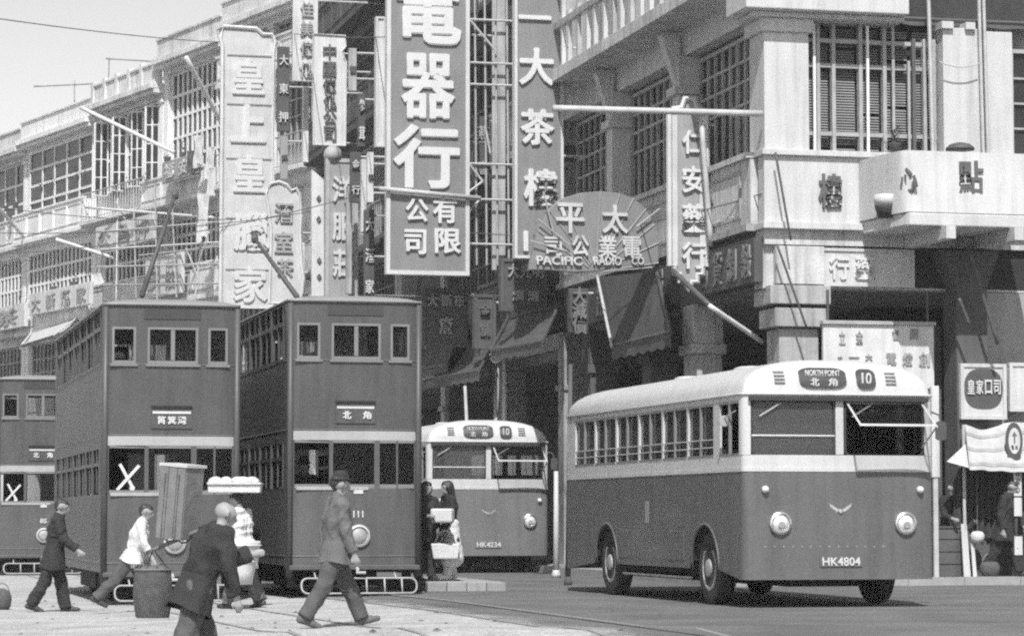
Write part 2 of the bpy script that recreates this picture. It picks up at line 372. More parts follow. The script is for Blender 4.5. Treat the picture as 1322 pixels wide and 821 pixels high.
def make_wheel(parent, x, y, r=0.47, side=-1, steer=0.0):
    m = MB(); m.lathe([(r * 0.60, -0.11), (r * 0.86, -0.125), (r * 0.97, -0.10), (r, -0.04), (r, 0.04), (r * 0.97, 0.10), (r * 0.86, 0.125), (r * 0.60, 0.11)], (0, 0, 0), 'x', 28)
    wv = m.build('wheel', M['rubber'], parent, loc=(x, y, r), auto=True)
    m = MB(); s = side
    m.lathe([(r * 0.62, s * 0.06), (r * 0.62, s * 0.118), (r * 0.54, s * 0.12), (r * 0.50, s * 0.07), (r * 0.26, s * 0.075), (r * 0.24, s * 0.135), (r * 0.12, s * 0.15)], (0, 0, 0), 'x', 24)
    m.build('rim', M['hub'], wv, auto=True)
    m = MB()
    for i in range(8):
        t = 2 * math.pi * i / 8; m.lathe([(0.05, s * 0.078), (0.05, s * 0.081)], (0, r * 0.38 * math.cos(t), r * 0.38 * math.sin(t)), 'x', 8)
    m.build('rim_hole', M['rubber'], wv)
    m = MB()
    for i in range(8):
        t = 2 * math.pi * (i + 0.5) / 8; m.lathe([(0.016, s * 0.07), (0.016, s * 0.10)], (0, r * 0.30 * math.cos(t), r * 0.30 * math.sin(t)), 'x', 6)
    m.build('wheel_nut', M['hub'], wv)
    return wv
def make_bus(label, loc, rz, plate, dest, number, open_pane=True, group='city buses in the road'):
    W, L, H = 2.50, 8.53, 3.12; hw = W / 2; ZS, ZB, ZW0, ZW1, ZG = 0.35, 1.72, 1.90, 2.58, 2.66
    root = thing('bus', label, 'bus', loc, rz, group)
    FR, FK = 0.17, 5.0
    full = front_curve(hw, FR, FK, -hw, hw)
    def fy(x): return FR * (1 - max(0.0, 1 - (abs(x) / hw) ** FK) ** (1 / FK))
    WY, WR = (1.61, 6.32), 0.60
    def skirt(x, y):
        z = ZS
        for wy in WY:
            d = abs(y - wy)
            if d < WR: z = max(z, 0.45 + math.sqrt(WR * WR - d * d) * 0.98)
        return z
    def side(sx, y0, y1):
        ys = {y0, y1}
        for wy in WY:
            for i in range(25):
                yy = wy + WR * math.cos(math.pi * i / 24) * 0.9999
                if y0 < yy < y1: ys.add(yy)
        return [(sx * hw, y) for y in sorted(ys)]
    # lower body, one skin all round with wheel arches
    m = MB(); ring = [(x, y) for x, y in side(-1, FR, L)][::-1] + full[1:-1] + side(1, FR, L)
    m.band(ring, skirt, ZB); m.band([(hw, L), (-hw, L)], ZS, ZB)
    body = m.build('body', M['buspaint'], root, solid=0.03, auto=True)
    m = MB(); m.band([(-hw - 0.012, y) for _, y in side(-1, FR, L)][::-1] + [(x * 1.01, y - 0.012) for x, y in full] + [(hw + 0.012, L)], ZB - 0.025, ZB + 0.025)
    m.build('belt_moulding', M['buswhite'], body, solid=0.02)
    for sx in (-1, 1):
        for wy in WY:
            m = MB(); m.tube([(sx * (hw + 0.01), wy + WR * math.cos(t), max(ZS, 0.45 + WR * 0.98 * math.sin(t))) for t in [math.pi * i / 16 for i in range(17)]], 0.02, 6)
            m.build('wheel_arch', M['buspaint'], root, smooth=True)
            m = MB(); m.tube([(sx * hw * 0.985 - sx * 0.25, wy + (WR + 0.01) * math.cos(t), 0.45 + WR * math.sin(t)) for t in [math.pi * i / 16 for i in range(17)]], 0.25, 4)
            m.build('wheel_well', M['chassis'], root)
    # upper works: waist, window pillars, header
    ringu = [(-hw, L), (-hw, FR)] + full[1:-1] + [(hw, FR), (hw, L), (-hw, L)]
    m = MB(); m.band(ringu, ZB + 0.001, ZW0); waist = m.build('waist_panel', M['buswhite'], root, solid=0.03, auto=True)
    m = MB(); m.band(ringu, ZW1, ZG); m.build('header', M['buswhite'], root, solid=0.03, auto=True)
    m = MB(); m.tube([(-hw - 0.02, L, ZG)] + [(-hw - 0.02, FR, ZG)] + [(x * 1.015, y - 0.02, ZG) for x, y in full[1:-1]] + [(hw + 0.02, FR, ZG), (hw + 0.02, L, ZG)], 0.018, 6)
    m.build('gutter', M['buswhite'], root, smooth=True)
    wins = [(0.16, 0.95)] + [(1.22 + i * 1.15, 1.22 + i * 1.15 + 1.08) for i in range(6)]
    for sx in (-1, 1):
        ws = wins
        for (_, a), (b, _) in zip(ws, ws[1:] + [(L, L)]):
            MB().band([(sx * hw, a), (sx * hw, b)], ZW0, ZW1).build('window_pillar', M['buswhite'], root, solid=0.03)
        for i, (a, b) in enumerate(ws):
            a = max(a, FR)
            wd = MB()
            for y0, y1, z0, z1 in ((a, b, ZW0, ZW0 + 0.025), (a, b, ZW1 - 0.03, ZW1)): wd.box(sx * hw - 0.02, sx * hw + 0.02, y0, y1, z0, z1)
            ym = (a + b) / 2
            wd.box(sx * hw - 0.025, sx * hw + 0.012, ym - 0.018, ym + 0.018, ZW0, ZW1)
            wo_ = wd.build('side_window', M['tramframe'], root)
            g = MB(); g.box(sx * (hw - 0.02) - 0.003, sx * (hw - 0.02) + 0.003, a, b, ZW0, ZW1); 
            if not (i == 0 and sx == -1 and open_pane): g.build('pane', GL_BUS, wo_)
            if i:
                r_ = MB()
                for z in (ZW0 + 0.12, ZW0 + 0.22): r_.tube([(sx * (hw + 0.005), a, z), (sx * (hw + 0.005), b, z)], 0.009, 5)
                r_.build('guard_rail', M['ltpole'], wo_)
    # rear pillars
    for a, b in ((-hw, -0.85), (0.85, hw)): MB().band([(a, L), (b, L)], ZW0, ZW1).build('rear_pillar', M['buswhite'], root, solid=0.03)
    # windscreen
    X0, X1 = -1.16, 1.14
    for a, b in ((-hw, X0), (X1, hw)): MB().band(front_curve(hw, FR, FK, a, b), ZW0, ZW1).build('corner_post', M['buswhite'], root, solid=0.04, auto=True)
    m = MB(); m.box(-0.055, 0.055, -0.015, 0.05, ZW0, ZW1); m.build('centre_post', M['buswhite'], root, bevel=0.015)
    for k, (a, b) in enumerate(((X0, -0.06), (0.06, X1))):
        m = MB(); ring_frame(m, a, b, ZW0 - 0.02, ZW1 + 0.01, 0.09, 0.028, -0.012, 0.02)
        for v in range(len(m.v)):
            x, y, z = m.v[v]; m.v[v] = (x, y + fy(x), z)
        ws = m.build('windscreen', M['rubber'], root, auto=True)
        if k == 1 and open_pane:                # top-hinged opening pane, propped out
            g = MB(); ang = R(58); hgt = ZW1 - ZW0 - 0.10
            def op(x, t): return (x, -0.02 + fy(x) - math.sin(ang) * t, ZW1 - 0.02 - math.cos(ang) * t)
            for x0, x1, t0, t1 in ((a + 0.02, b - 0.02, 0, 0.03), (a + 0.02, b - 0.02, hgt - 0.03, hgt), (a + 0.02, a + 0.05, 0, hgt), (b - 0.05, b - 0.02, 0, hgt)):
                vs = [op(x, t) for x, t in ((x0, t0), (x1, t0), (x1, t1), (x0, t1))]
                g.add(vs + [(x, y + 0.02, z + 0.015) for x, y, z in vs], [(0,1,2,3),(7,6,5,4),(0,4,5,1),(1,5,6,2),(2,6,7,3),(3,7,4,0)])
            g.build('opening_frame', M['ltpole'], ws)
            g = MB(); g.add([op(x, t) for x, t in ((a + 0.04, 0.02), (b - 0.04, 0.02), (b - 0.04, hgt - 0.02), (a + 0.04, hgt - 0.02))], [(0, 1, 2, 3)]); g.build('pane', GL_CLEAR, ws)
            g = MB(); p0 = op(b - 0.03, hgt); g.tube([(p0[0], p0[1], p0[2]), (b - 0.03, fy(b) - 0.01, ZW0 + 0.1)], 0.012, 5); g.build('stay', M['ltpole'], ws)
        else:
            g = MB(); pts = front_curve(hw, FR, FK, a + 0.01, b - 0.01); g.band([(x, y + 0.006) for x, y in pts], ZW0, ZW1); g.build('pane', GL_BUS, ws)
            g = MB(); zb = ZW0 + 0.24; g.tube([(x, y - 0.004, zb) for x, y in pts], 0.014, 6); g.build('glazing_bar', M['buswhite'], ws)
        g = MB(); g.tube([(a + 0.38, fy(a + 0.38) - 0.03, ZW1 - 0.03), (a + 0.10, fy(a + 0.1) - 0.03, ZW1 - 0.2)], 0.010, 5); g.build('wiper', M['ltpole'], ws)
    m = MB(); m.band([(x, y - 0.05) for x, y in front_curve(hw, FR, FK, X0 - 0.04, X1 + 0.04)], ZW1 - 0.005, ZW1 + 0.05); m.build('visor', M['rubber'], root, solid=0.05)
    # roof
    m = MB(); out = [(-hw, L)] + [(-hw, FR)] + full[1:-1] + [(hw, FR), (hw, L), (hw * 0.93, L + 0.16), (-hw * 0.93, L + 0.16)]
    dome(m, out, hw, L, ZG, H - ZG); roof = m.build('roof', M['buswhite'], root, auto=True)
    for y in (2.2, 4.9):
        m = MB(); m.lathe([(0.34, 0), (0.33, 0.07), (0.24, 0.12), (0.05, 0.135)], (0, 0, 0), 'z', 16); v = m.build('roof_ventilator', M['buswhite'], roof, loc=(-0.45, y, H - 0.055), smooth=True); v.scale = (0.55, 1.0, 0.45)
    # destination and number boxes let into the dome
    def front_y(x, z):
        if z <= ZG: return fy(x)
        sn = min(1.0, ((z - ZG) / (H - ZG)) ** 1.2); sx = max(0.05, math.sqrt(1 - sn * sn) ** (2 / 2.4))
        return 0.45 * (1 - sx) * hw + fy(max(-hw, min(hw, x / sx)))
    def front_plate(name, x0, x1, z0, z1, r, mt, parent=root, out_=0.03):
        mm = MB(); n = 9
        nx, nz = 14, 7; a_, b_ = (x0 + x1) / 2, (x1 - x0) / 2; c_, d_ = (z0 + z1) / 2, (z1 - z0) / 2
        vs = []; fs = []; K = 40; RN = 6
        for i in range(RN + 1):
            for (u, v) in rrect(-1, 1, -1, 1, min(0.9, r / d_ * 0.8), 9):
                x, z = a_ + u * b_ * i / RN, c_ + v * d_ * i / RN; vs.append((x, front_y(x, z) - out_, z))
        kk = len(rrect(-1, 1, -1, 1, min(0.9, r / d_ * 0.8), 9))
        for i in range(RN):
            for j in range(kk): fs.append((i * kk + j, i * kk + (j + 1) % kk, (i + 1) * kk + (j + 1) % kk, (i + 1) * kk + j))
        for (u, v) in rrect(-1, 1, -1, 1, min(0.9, r / d_ * 0.8), 9):
            x, z = a_ + u * b_, c_ + v * d_; vs.append((x, front_y(x, z) + 0.04, z))
        for j in range(kk): fs.append((RN * kk + j, RN * kk + (j + 1) % kk, (RN + 1) * kk + (j + 1) % kk, (RN + 1) * kk + j))
        mm.add(vs, fs); return mm.build(name, mt, parent)
    d = front_plate('destination_box', -0.52, 0.10, 2.745, 3.0, 0.09, M['blind_box'], roof)
    put(dest[0], M['letter'], d, -0.21, front_y(-0.21, 2.93) - 0.045, 2.93, 0.46, 0.075, 0.02, 0.012)
    for i, ch in enumerate(dest[1]): put(ch, M['letter'], d, -0.33 + 0.24 * i, front_y(-0.2, 2.82) - 0.04, 2.815, 0.12, 0.10, 0.02, 0.014)
    d = front_plate('number_box', 0.24, 0.49, 2.74, 2.99, 0.10, M['blind_box'], roof)
    put(number, M['letter'], d, 0.365, front_y(0.365, 2.87) - 0.042, 2.865, 0.13, 0.15, 0.02, 0.014)
    for x in (-0.78, 0.70):
        for i in range(4):
            z = 2.80 + i * 0.045; yy = front_y(x, z); MB().box(x - 0.07, x + 0.07, yy - 0.025, yy + 0.02, z, z + 0.015).build('vent_slat', M['signmid'], roof)
    # lamps, badge, plate
    for x in (-0.80, 0.86):
        m = MB(); m.lathe([(0.142, 0.0), (0.142, -0.05), (0.118, -0.062), (0.112, -0.03)], (0, 0, 0), 'y', 24)
        hl = m.build('headlight', M['chrome'], root, loc=(x, fy(x) - 0.01, 1.05), auto=True)
        m = MB(); m.lathe([(0.114, -0.02), (0.095, -0.05), (0.05, -0.07), (0.01, -0.077)], (0, 0, 0), 'y', 20); m.build('lens', M['lens'], hl, smooth=True)
        m = MB(); m.lathe([(0.045, -0.081), (0.04, -0.088)], (0, 0, -0.02), 'y', 12); m.build('bulb_shield', M['hub'], hl)
        m = MB(); m.lathe([(0.05, 0), (0.045, -0.05), (0.02, -0.08)], (0, 0, 0), 'y', 14); xx = x * 1.24; m.build('side_lamp', M['lens'], root, loc=(xx, fy(xx) - 0.01, 1.47), smooth=True)
    m = MB()
    for s in (-1, 1): m.add([(s * 0.02, -0.02, 1.22), (s * 0.15, -0.02, 1.30), (s * 0.13, -0.02, 1.25), (s * 0.05, -0.02, 1.19), (s * 0.02, 0.02, 1.22), (s * 0.15, 0.02, 1.30), (s * 0.13, 0.02, 1.25), (s * 0.05, 0.02, 1.19)], [(0,1,2,3),(7,6,5,4),(0,4,5,1),(1,5,6,2),(2,6,7,3),(3,7,4,0)])
    m.lathe([(0.035, -0.025), (0.02, -0.04)], (0, 0, 1.2), 'y', 10); m.build('winged_badge', M['chrome'], root)
    m = MB(); m.box(-0.28, 0.28, -0.03, -0.012, 0.51, 0.64); pl = m.build('number_plate', M['buspaint'], root)
    put(plate, M['letter'], pl, 0, -0.035, 0.575, 0.50, 0.105, 0.012, 0.012, 'plate_lettering')
    m = MB()
    for i in range(14): m.box(-1.0 + i * 0.12, -0.985 + i * 0.12, -0.02 + fy(-1.0 + i * 0.12), 0.01, 0.755, 0.77)
    m.build('rivets', M['chrome'], body)
    # mirrors, hinges, trim on the near side
    m = MB(); m.tube([(hw - 0.02, 0.25, 2.5), (hw + 0.14, 0.12, 2.42), (hw + 0.16, 0.10, 2.28)], 0.013, 6); mr = m.build('mirror_arm', M['dkpole'], root)
    m = MB(); m.prism(rrect(hw + 0.08, hw + 0.22, 2.10, 2.34, 0.04), 'y', 0.08, 0.11); m.build('mirror', M['dkpole'], mr)
    if open_pane:
        m = MB(); m.tube([(-hw, 0.35, 2.46), (-hw - 0.06, 0.62, 2.38)], 0.010, 5); ma = m.build('mirror_arm', M['ltpole'], root)
        m = MB(); m.lathe([(0.07, 0), (0.07, 0.02), (0.02, 0.03)], (-hw - 0.06, 0.62, 2.34), 'y', 18); m.build('mirror', M['bar'], ma)
    for sx in (-1, 1):
        m = MB(); m.tube([(sx * hw * 0.97, 2.35, 0.33), (sx * hw * 0.97, 5.6, 0.33)], 0.018, 6); m.build('side_rail', M['ltpole'], root)
        m = MB(); m.box(sx * hw - 0.018 , sx * hw + 0.018, 4.15, 4.32, 1.05, 1.35); m.build('fleet_crest', M['signmid'], root)
        for y in (2.5, 4.9):
            m = MB(); m.box(sx * hw - 0.022, sx * hw + 0.02, y, y + 0.7, 0.55, 0.95); m.build('access_panel', M['buspaint'], root, bevel=0.01)
    m = MB(); m.box(-hw + 0.12, hw - 0.12, 0.25, L - 0.1, 0.38, 0.62); m.box(-0.5, 0.5, 0.6, L - 0.8, 0.25, 0.40); m.tube([(-0.95, 1.61, 0.47), (0.95, 1.61, 0.47)], 0.09, 8); m.tube([(-0.95, 6.32, 0.47), (0.95, 6.32, 0.47)], 0.11, 8)
    m.build('underframe', M['chassis'], root)
    for wy in WY:
        make_wheel(root, -hw + 0.16, wy, side=-1); make_wheel(root, hw - 0.16, wy, side=1)
    # inside
    m = MB(); m.box(-hw + 0.04, hw - 0.04, 0.32, L - 0.04, 0.70, 0.78); m.build('floor', M['dark'], root)
    m = MB(); m.box(-hw + 0.05, hw - 0.05, 0.35, L - 0.05, ZG - 0.02, ZG + 0.02); m.build('ceiling', M['soffit'], root)
    m = MB(); m.box(-1.1, 1.1, 0.12, 0.42, 0.8, 1.80); m.build('dashboard', M['dark'], root)
    for i in range(8):
        for x in (-0.75, 0.75):
            m = MB(); y = 1.8 + i * 0.8; m.box(x - 0.42, x + 0.42, y, y + 0.42, 1.05, 1.20); m.box(x - 0.42, x + 0.42, y + 0.40, y + 0.50, 1.15, 1.85); m.build('seat', M['dkgrey'], root, bevel=0.04)
    m = MB(); m.tube([(0.62 + 0.22 * math.cos(t), 0.55 + 0.08 * math.sin(t), 1.75 + 0.2 * math.sin(t)) for t in [2 * math.pi * i / 20 for i in range(20)]], 0.014, 5, closed=True); m.build('steering_wheel', M['dark'], root)
    m = MB(); m.box(-hw + 0.05, hw - 0.05, 1.05, 1.09, 0.8, 2.0); m.build('cab_partition', M['dark'], root)
    return root
W_B = 2.50
def corner_place(px, Y, Wd, rz):
    P = atY(px, HORIZON, Y); e = Vector((math.cos(rz), math.sin(rz), 0)); c = P + e * Wd / 2
    return (c.x, c.y, gz(c.x, c.y))
BUS1 = make_bus('large pale roofed bus with plate HK4804 and one windscreen pane propped open', corner_place(962, 34.7, W_B, A), A, 'HK4804', ('NORTH POINT', '北角'), '10')
BUS2 = make_bus('farther bus with plate HK4234 waiting between the tram and the nearer bus', corner_place(553, 56.5, W_B, A), A, 'HK4234', ('NORTH POINT', '北角'), '10')
for o_ in BUS2.children:
    if o_.name.split('.')[0] in ('body', 'number_plate', 'wheel_arch', 'access_panel'): o_.data.materials[0] = M['busfaded']
BUS2['label'] = 'farther bus standing behind, between the right tram and the nearer bus'

# ---------------------------------------------------------------- trams
def make_tram(label, loc, rz, number, mark=True, sign=True):
    W, L = 1.94, 9.0; hw = W / 2; FR, FK = 0.16, 5.0
    root = thing('tram', label, 'tram', loc, rz, 'double-deck trams')
    full = front_curve(hw, FR, FK, -hw, hw)
    def fy(x): return FR * (1 - max(0.0, 1 - (abs(x) / hw) ** FK) ** (1 / FK))
    LS = [(-hw, L), (-hw, FR)]; RS = [(hw, FR), (hw, L)]
    ring = LS + full[1:-1] + RS + [(-hw, L)]
    def rb(z0, z1, nm, mt, parent=root, th=0.03, pts=ring):
        return MB().band(pts, z0, z1).build(nm, mt, parent, solid=th, auto=True)
    lower = rb(0.46, 1.60, 'lower_panel', M['tramlo'])
    rb(2.46, 3.50, 'upper_panel', M['tram'])
    rb(2.31, 2.455, 'fascia_band', M['tramband'], pts=full); rb(2.27, 2.455, 'side_fascia', M['tram'], pts=LS); rb(2.27, 2.455, 'side_fascia', M['tram'], pts=RS)
    rb(4.04, 4.36, 'header', M['tram'], pts=full); rb(4.33, 4.36, 'side_cornice', M['tram'], pts=LS); rb(4.33, 4.36, 'side_cornice', M['tram'], pts=RS)
    # roof
    m = MB(); out = LS + full[1:-1] + RS; dome(m, [(x * 1.03, y - 0.03 if y < 1 else y) for x, y in out], hw, L, 4.36, 0.12, n=5, ky=0.5, pw=2.0); rf = m.build('roof', M['tramroof'], root, auto=True)
    m = MB(); m.tube([(x * 1.035, y - 0.035, 4.37) for x, y in out], 0.022, 6); m.build('roof_moulding', M['tramframe'], rf)
    # mouldings
    m = MB()
    for z in (0.60, 2.46, 3.49): m.tube([(x * 1.012, y - 0.012, z) for x, y in LS + full[1:-1] + RS], 0.013, 5)
    m.build('moulding', M['tramlo'], root)
    for s in (-1, 1):
        m = MB(); xx = s * (hw - 0.02); m.tube([(xx + s * 0.015, 0.035, 0.3), (xx + s * 0.015, 0.035, 4.33)], 0.05, 8); m.build('corner_post', M['tram'], root, smooth=True)
        m = MB()
        for x in (s * 0.43,): m.box(x - 0.02, x + 0.02, -0.018, 0.02, 2.5, 4.3)
        m.build('front_batten', M['tram'], root)
    # front windows, upper deck
    cols = [(-0.876, -0.53), (-0.36, 0.38), (0.53, 0.82)]
    edges = [-hw] + [v for c in cols for v in c] + [hw]
    for i in range(0, len(edges), 2): MB().band(front_curve(hw, FR, FK, edges[i], edges[i + 1]), 3.50, 4.04).build('front_pillar', M['tram'], root, solid=0.03, auto=True)
    for i, (a, b) in enumerate(cols):
        m = MB(); t = 0.034
        m.box(a, b, -0.02, 0.02, 3.50, 3.50 + t + 0.015); m.box(a, b, -0.02, 0.02, 4.04 - t, 4.04); m.box(a, a + t, -0.02, 0.02, 3.50 + t + 0.015, 4.04 - t); m.box(b - t, b, -0.02, 0.02, 3.50 + t + 0.015, 4.04 - t)
        if i == 1: m.box((a + b) / 2 - 0.03, (a + b) / 2 + 0.03, -0.022, 0.02, 3.56, 4.0)
        for v in range(len(m.v)):
            x, y, z = m.v[v]; m.v[v] = (x, y + fy(x), z)
        wn = m.build('front_window', M['tramframe'], root)
        if i != 0 or number != '117': MB().box(a, b, 0.008, 0.014, 3.5, 4.04).build('pane', GL_TRAM, wn, loc=(0, fy((a + b) / 2), 0))
        m = MB(); m.box(a - 0.03, b + 0.03, -0.045 + fy((a + b) / 2), 0.0, 3.465, 3.495); m.build('sill', M['tramframe'], wn)
    m = MB(); m.prism(rrect(-0.42, 0.42, 4.16, 4.31, 0.02), 'y', -0.028, 0.0); m.build('route_box', M['blind_box'], root)
    # destination board
    if sign:
        m = MB(); m.box(-0.30, 0.30, -0.035, -0.012, 2.56, 2.86); db = m.build('destination_board', M['tram'], root)
        m = MB(); m.box(-0.28, 0.28, -0.045, -0.034, 2.775, 2.81); m.build('board_strip', M['letter'] if number == '117' else M['signedge'], db)
        for i, ch in enumerate('筲箕灣' if number == '117' else '北角'):
            put(ch, M['letter'], db, (-0.15 + 0.15 * i) if number == '117' else (-0.13 + 0.3 * i), -0.045, 2.68, 0.13, 0.12, 0.02, 0.04)
        m = MB(); m.box(-0.30, 0.30, -0.06, -0.012, 2.862, 2.89); m.build('hood', M['dark'], db)
    # windscreen, lower deck
    mull = [(-hw, -0.90), (-0.39, -0.33), (0.29, 0.37), (0.62, 0.65), (0.89, hw)]
    for a, b in mull: MB().band(front_curve(hw, FR, FK, a, b), 1.60, 2.31).build('windscreen_pillar', M['tramlo'], root, solid=0.03)
    ws = MB(); ws.box(-0.9, 0.9, 0.02, 0.05, 1.60, 1.63)
    for a, b in ((-0.90, -0.39), (-0.33, 0.29), (0.37, 0.62), (0.65, 0.89)):
        ws.box(a, b, fy(a * 0.9) - 0.012, fy(a * 0.9) + 0.012, 1.60, 1.66); ws.box(a, b, fy(a * 0.9) - 0.01, fy(a * 0.9) + 0.012, 2.27, 2.31)
    wo_ = ws.build('windscreen', M['tramframe'], root)
    for a, b in ((-0.33, 0.29), (0.37, 0.62), (0.65, 0.89)): MB().box(a, b, fy(a) + 0.01, fy(a) + 0.016, 1.6, 2.31).build('pane', GL_TRAM, wo_)
    m = MB(); m.box(-0.88, 0.20, -0.03 , 0.0, 1.575, 1.625); m.build('windscreen_sill', M['tramband'], root)
    m = MB(); m.box(-hw + 0.04, hw - 0.04, 0.35, 0.55, 0.55, 1.62); m.build('control_stand', M['dark'], root)
    # lamp, number, fleet plate
    m = MB(); m.lathe([(0.165, 0.0), (0.165, -0.05), (0.135, -0.065), (0.13, -0.03)], (0, 0, 0), 'y', 24); hl = m.build('headlight', M['ltpole'], root, loc=(0.06, -0.01, 0.90), auto=True)
    m = MB(); m.lathe([(0.132, -0.02), (0.11, -0.05), (0.06, -0.07), (0.01, -0.075)], (0, 0, 0), 'y', 20); m.build('lens', M['hub'], hl, smooth=True)
    m = MB(); m.box(-0.02, 0.12, -0.03, -0.01, 1.52, 1.60); m.build('ticket_plate', M['signedge'], root)
    put(number, M['letter'], root, 0.05, -0.022, 1.22, 0.15, 0.10, 0.02, 0.02, 'fleet_number')
    if mark:                                    # crossed white laths behind the windscreen
        m = MB()
        for a, b in (((-0.78, 1.66), (-0.46, 2.02)), ((-0.74, 2.04), (-0.54, 1.68))):
            d = Vector((b[0] - a[0], 0, b[1] - a[1])).normalized(); q = Vector((-d.z, 0, d.x)) * 0.022
            P = [Vector((a[0], 0, a[1])) - q, Vector((a[0], 0, a[1])) + q, Vector((b[0], 0, b[1])) + q, Vector((b[0], 0, b[1])) - q]
            yy = 0.035 if a[0] < -0.76 else 0.05; m.add([(v.x, yy, v.z) for v in P] + [(v.x, yy + 0.012, v.z) for v in P], [(0,1,2,3),(7,6,5,4),(0,4,5,1),(1,5,6,2),(2,6,7,3),(3,7,4,0)])
        m.lathe([(0.04, 0.03), (0.035, 0.05)], (-0.56, 0, 1.69), 'y', 10)
        m.build('white_cross', M['letter'], root)
    # fender and lifeguard
    m = MB(); m.box(-hw - 0.01, hw + 0.01, -0.05, 0.02, 0.40, 0.47); m.build('bumper', M['tramlo'], root, bevel=0.01)
    m = MB(); pts = rrect(-0.82, 0.90, 0.06, 0.28, 0.09, 4); m.tube([(x, -0.22 + (z - 0.06) * 0.3, z) for x, z in pts], 0.016, 6, closed=True)
    for x in (-0.45, -0.15, 0.15, 0.42, 0.68): m.tube([(x, -0.22, 0.06), (x, -0.155, 0.28)], 0.014, 6)
    for x in (-0.6, 0.6): m.tube([(x, -0.16, 0.27), (x, 0.15, 0.44)], 0.014, 6)
    m.build('lifeguard', M['bar'], root, smooth=True)
    m = MB(); m.tube([(0.03, -0.02, 0.44), (0.03, -0.12, 0.40), (0.0, -0.2, 0.36), (0.13, -0.2, 0.36)], 0.025, 6); m.build('coupling', M['ltpole'], root)
    # sides
    for s in (-1, 1):
        x = s * hw
        n = 7; y0, y1 = 0.55, L - 0.35; st = (y1 - y0) / n
        for a, b, c, d in ((FR, y0, 3.50, 4.33), (y1, L, 3.50, 4.33), (FR, y0, 1.60, 2.27), (y1, L, 1.60, 2.27)):
            MB().band([(x, a), (x, b)], c, d).build('end_panel', M['tram'], root, solid=0.03)
        for i in range(n + 1):
            yy = y0 + i * st
            m = MB(); m.box(x - 0.03, x + 0.03, yy - 0.045, yy + 0.045, 3.50, 4.33); m.build('upper_side_pillar', M['tram'], root)
            m = MB(); m.box(x - 0.03, x + 0.03, yy - 0.04, yy + 0.04, 1.60, 2.27); m.build('lower_side_pillar', M['tramlo'], root)
        for i in range(n):
            a, b = y0 + i * st + 0.045, y0 + (i + 1) * st - 0.045
            m = MB(); m.box(x - 0.02, x + 0.022, a, b, 4.02, 4.08); m.box(x - 0.02, x + 0.022, a, b, 3.50, 3.54); m.box(x - 0.015, x + 0.015, (a + b) / 2 - 0.02, (a + b) / 2 + 0.02, 3.54, 4.33)
            sw = m.build('upper_side_window', M['tram'], root)
            if i % 3 != 0: MB().box(x - s * 0.01 - 0.003, x - s * 0.01 + 0.003, a, b, 3.54 if i % 2 else 3.78, 4.33).build('pane', GL_TRAM, sw)
            m = MB(); m.box(x - 0.02, x + 0.022, a, b, 2.02, 2.07); m.box(x - 0.015, x + 0.015, (a + b) / 2 - 0.018, (a + b) / 2 + 0.018, 1.62, 2.27)
            lw = m.build('lower_side_window', M['tramlo'], root)
            MB().box(x - s * 0.01 - 0.003, x - s * 0.01 + 0.003, a, b, 1.62, 2.27).build('pane', GL_TRAM, lw)
        m = MB()
        for i in range(44): m.box(x - 0.016, x + s * 0.017 + 0.01 * (s > 0) - 0.0, 0.3 + i * 0.195, 0.3 + i * 0.195 + 0.02, 0.62, 1.56)
        m.build('boarding', M['tramlo'], root)
        m = MB(); m.box(x - 0.02 if s < 0 else x - 0.0, x + 0.02 if s > 0 else x, 0.12, 0.34, 0.42, 2.3); m.build('platform_post', M['tramlo'], root)
    for z in (2.98,):
        m = MB(); m.box(-0.42, 0.42, -0.006, 0.012, z, z + 0.012); m.build('panel_seam', M['dark'], root)
    for x in (-0.62, 0.30):
        m = MB(); m.box(x, x + 0.008, -0.005 + fy(x), 0.02, 0.62, 1.56); m.build('panel_seam', M['dark'], root)
    rear = MB(); rear.band([(hw, L), (-hw, L)], 3.5, 3.6); rear.band([(-0.3, L), (0.3, L)], 1.6, 4.3); rear.build('rear_panel', M['tram'], root, solid=0.03)
    # decks, seats, truck
    m = MB(); m.box(-hw + 0.03, hw - 0.03, 0.18, L - 0.03, 2.38, 2.45); m.build('upper_floor', M['dark'], root)
    m = MB(); m.box(-hw + 0.03, hw - 0.03, 0.18, L - 0.03, 0.52, 0.60); m.build('lower_floor', M['dark'], root)
    m = MB(); m.box(-hw + 0.04, hw - 0.04, 0.18, L - 0.05, 4.33, 4.36); m.build('ceiling', M['soffit'], root)
    for i in range(8):
        m = MB(); y = 1.3 + i * 0.85; m.box(-hw + 0.06, -0.15, y, y + 0.38, 2.80, 2.86); m.box(-hw + 0.06, -0.15, y + 0.36, y + 0.40, 2.86, 3.35); m.box(0.15, hw - 0.06, y, y + 0.38, 2.80, 2.86); m.box(0.15, hw - 0.06, y + 0.36, y + 0.40, 2.86, 3.35)
        m.build('seat', M['wood'], root)
    m = MB(); m.box(-0.72, 0.72, 0.3, L - 0.3, 0.36, 0.52); m.box(-0.8, 0.8, 2.4, 2.6, 0.12, 0.45); m.box(-0.78, 0.78, 3.2, 5.9, 0.16, 0.46); m.build('truck', M['chassis'], root)
    for yy in (2.9, 6.0):
        for s in (-1, 1):
            m = MB(); m.lathe([(0.38, -0.05), (0.40, -0.05), (0.39, 0.05), (0.12, 0.06)], (s * 0.56, yy, 0.39), 'x', 22); m.build('wheel', M['chassis'], root)
    for s in (-1, 1):
        m = MB(); m.box(s * hw * 0.9 - 0.04, s * hw * 0.9 + 0.04, 0.3, 0.62, 0.14, 0.40); m.build('step', M['chassis'], root)
    # trolley gear
    m = MB(); m.box(-0.25, 0.25, 4.2, 4.9, 4.44, 4.56); tb = m.build('trolley_base', M['dkpole'], root)
    return root
TA = A
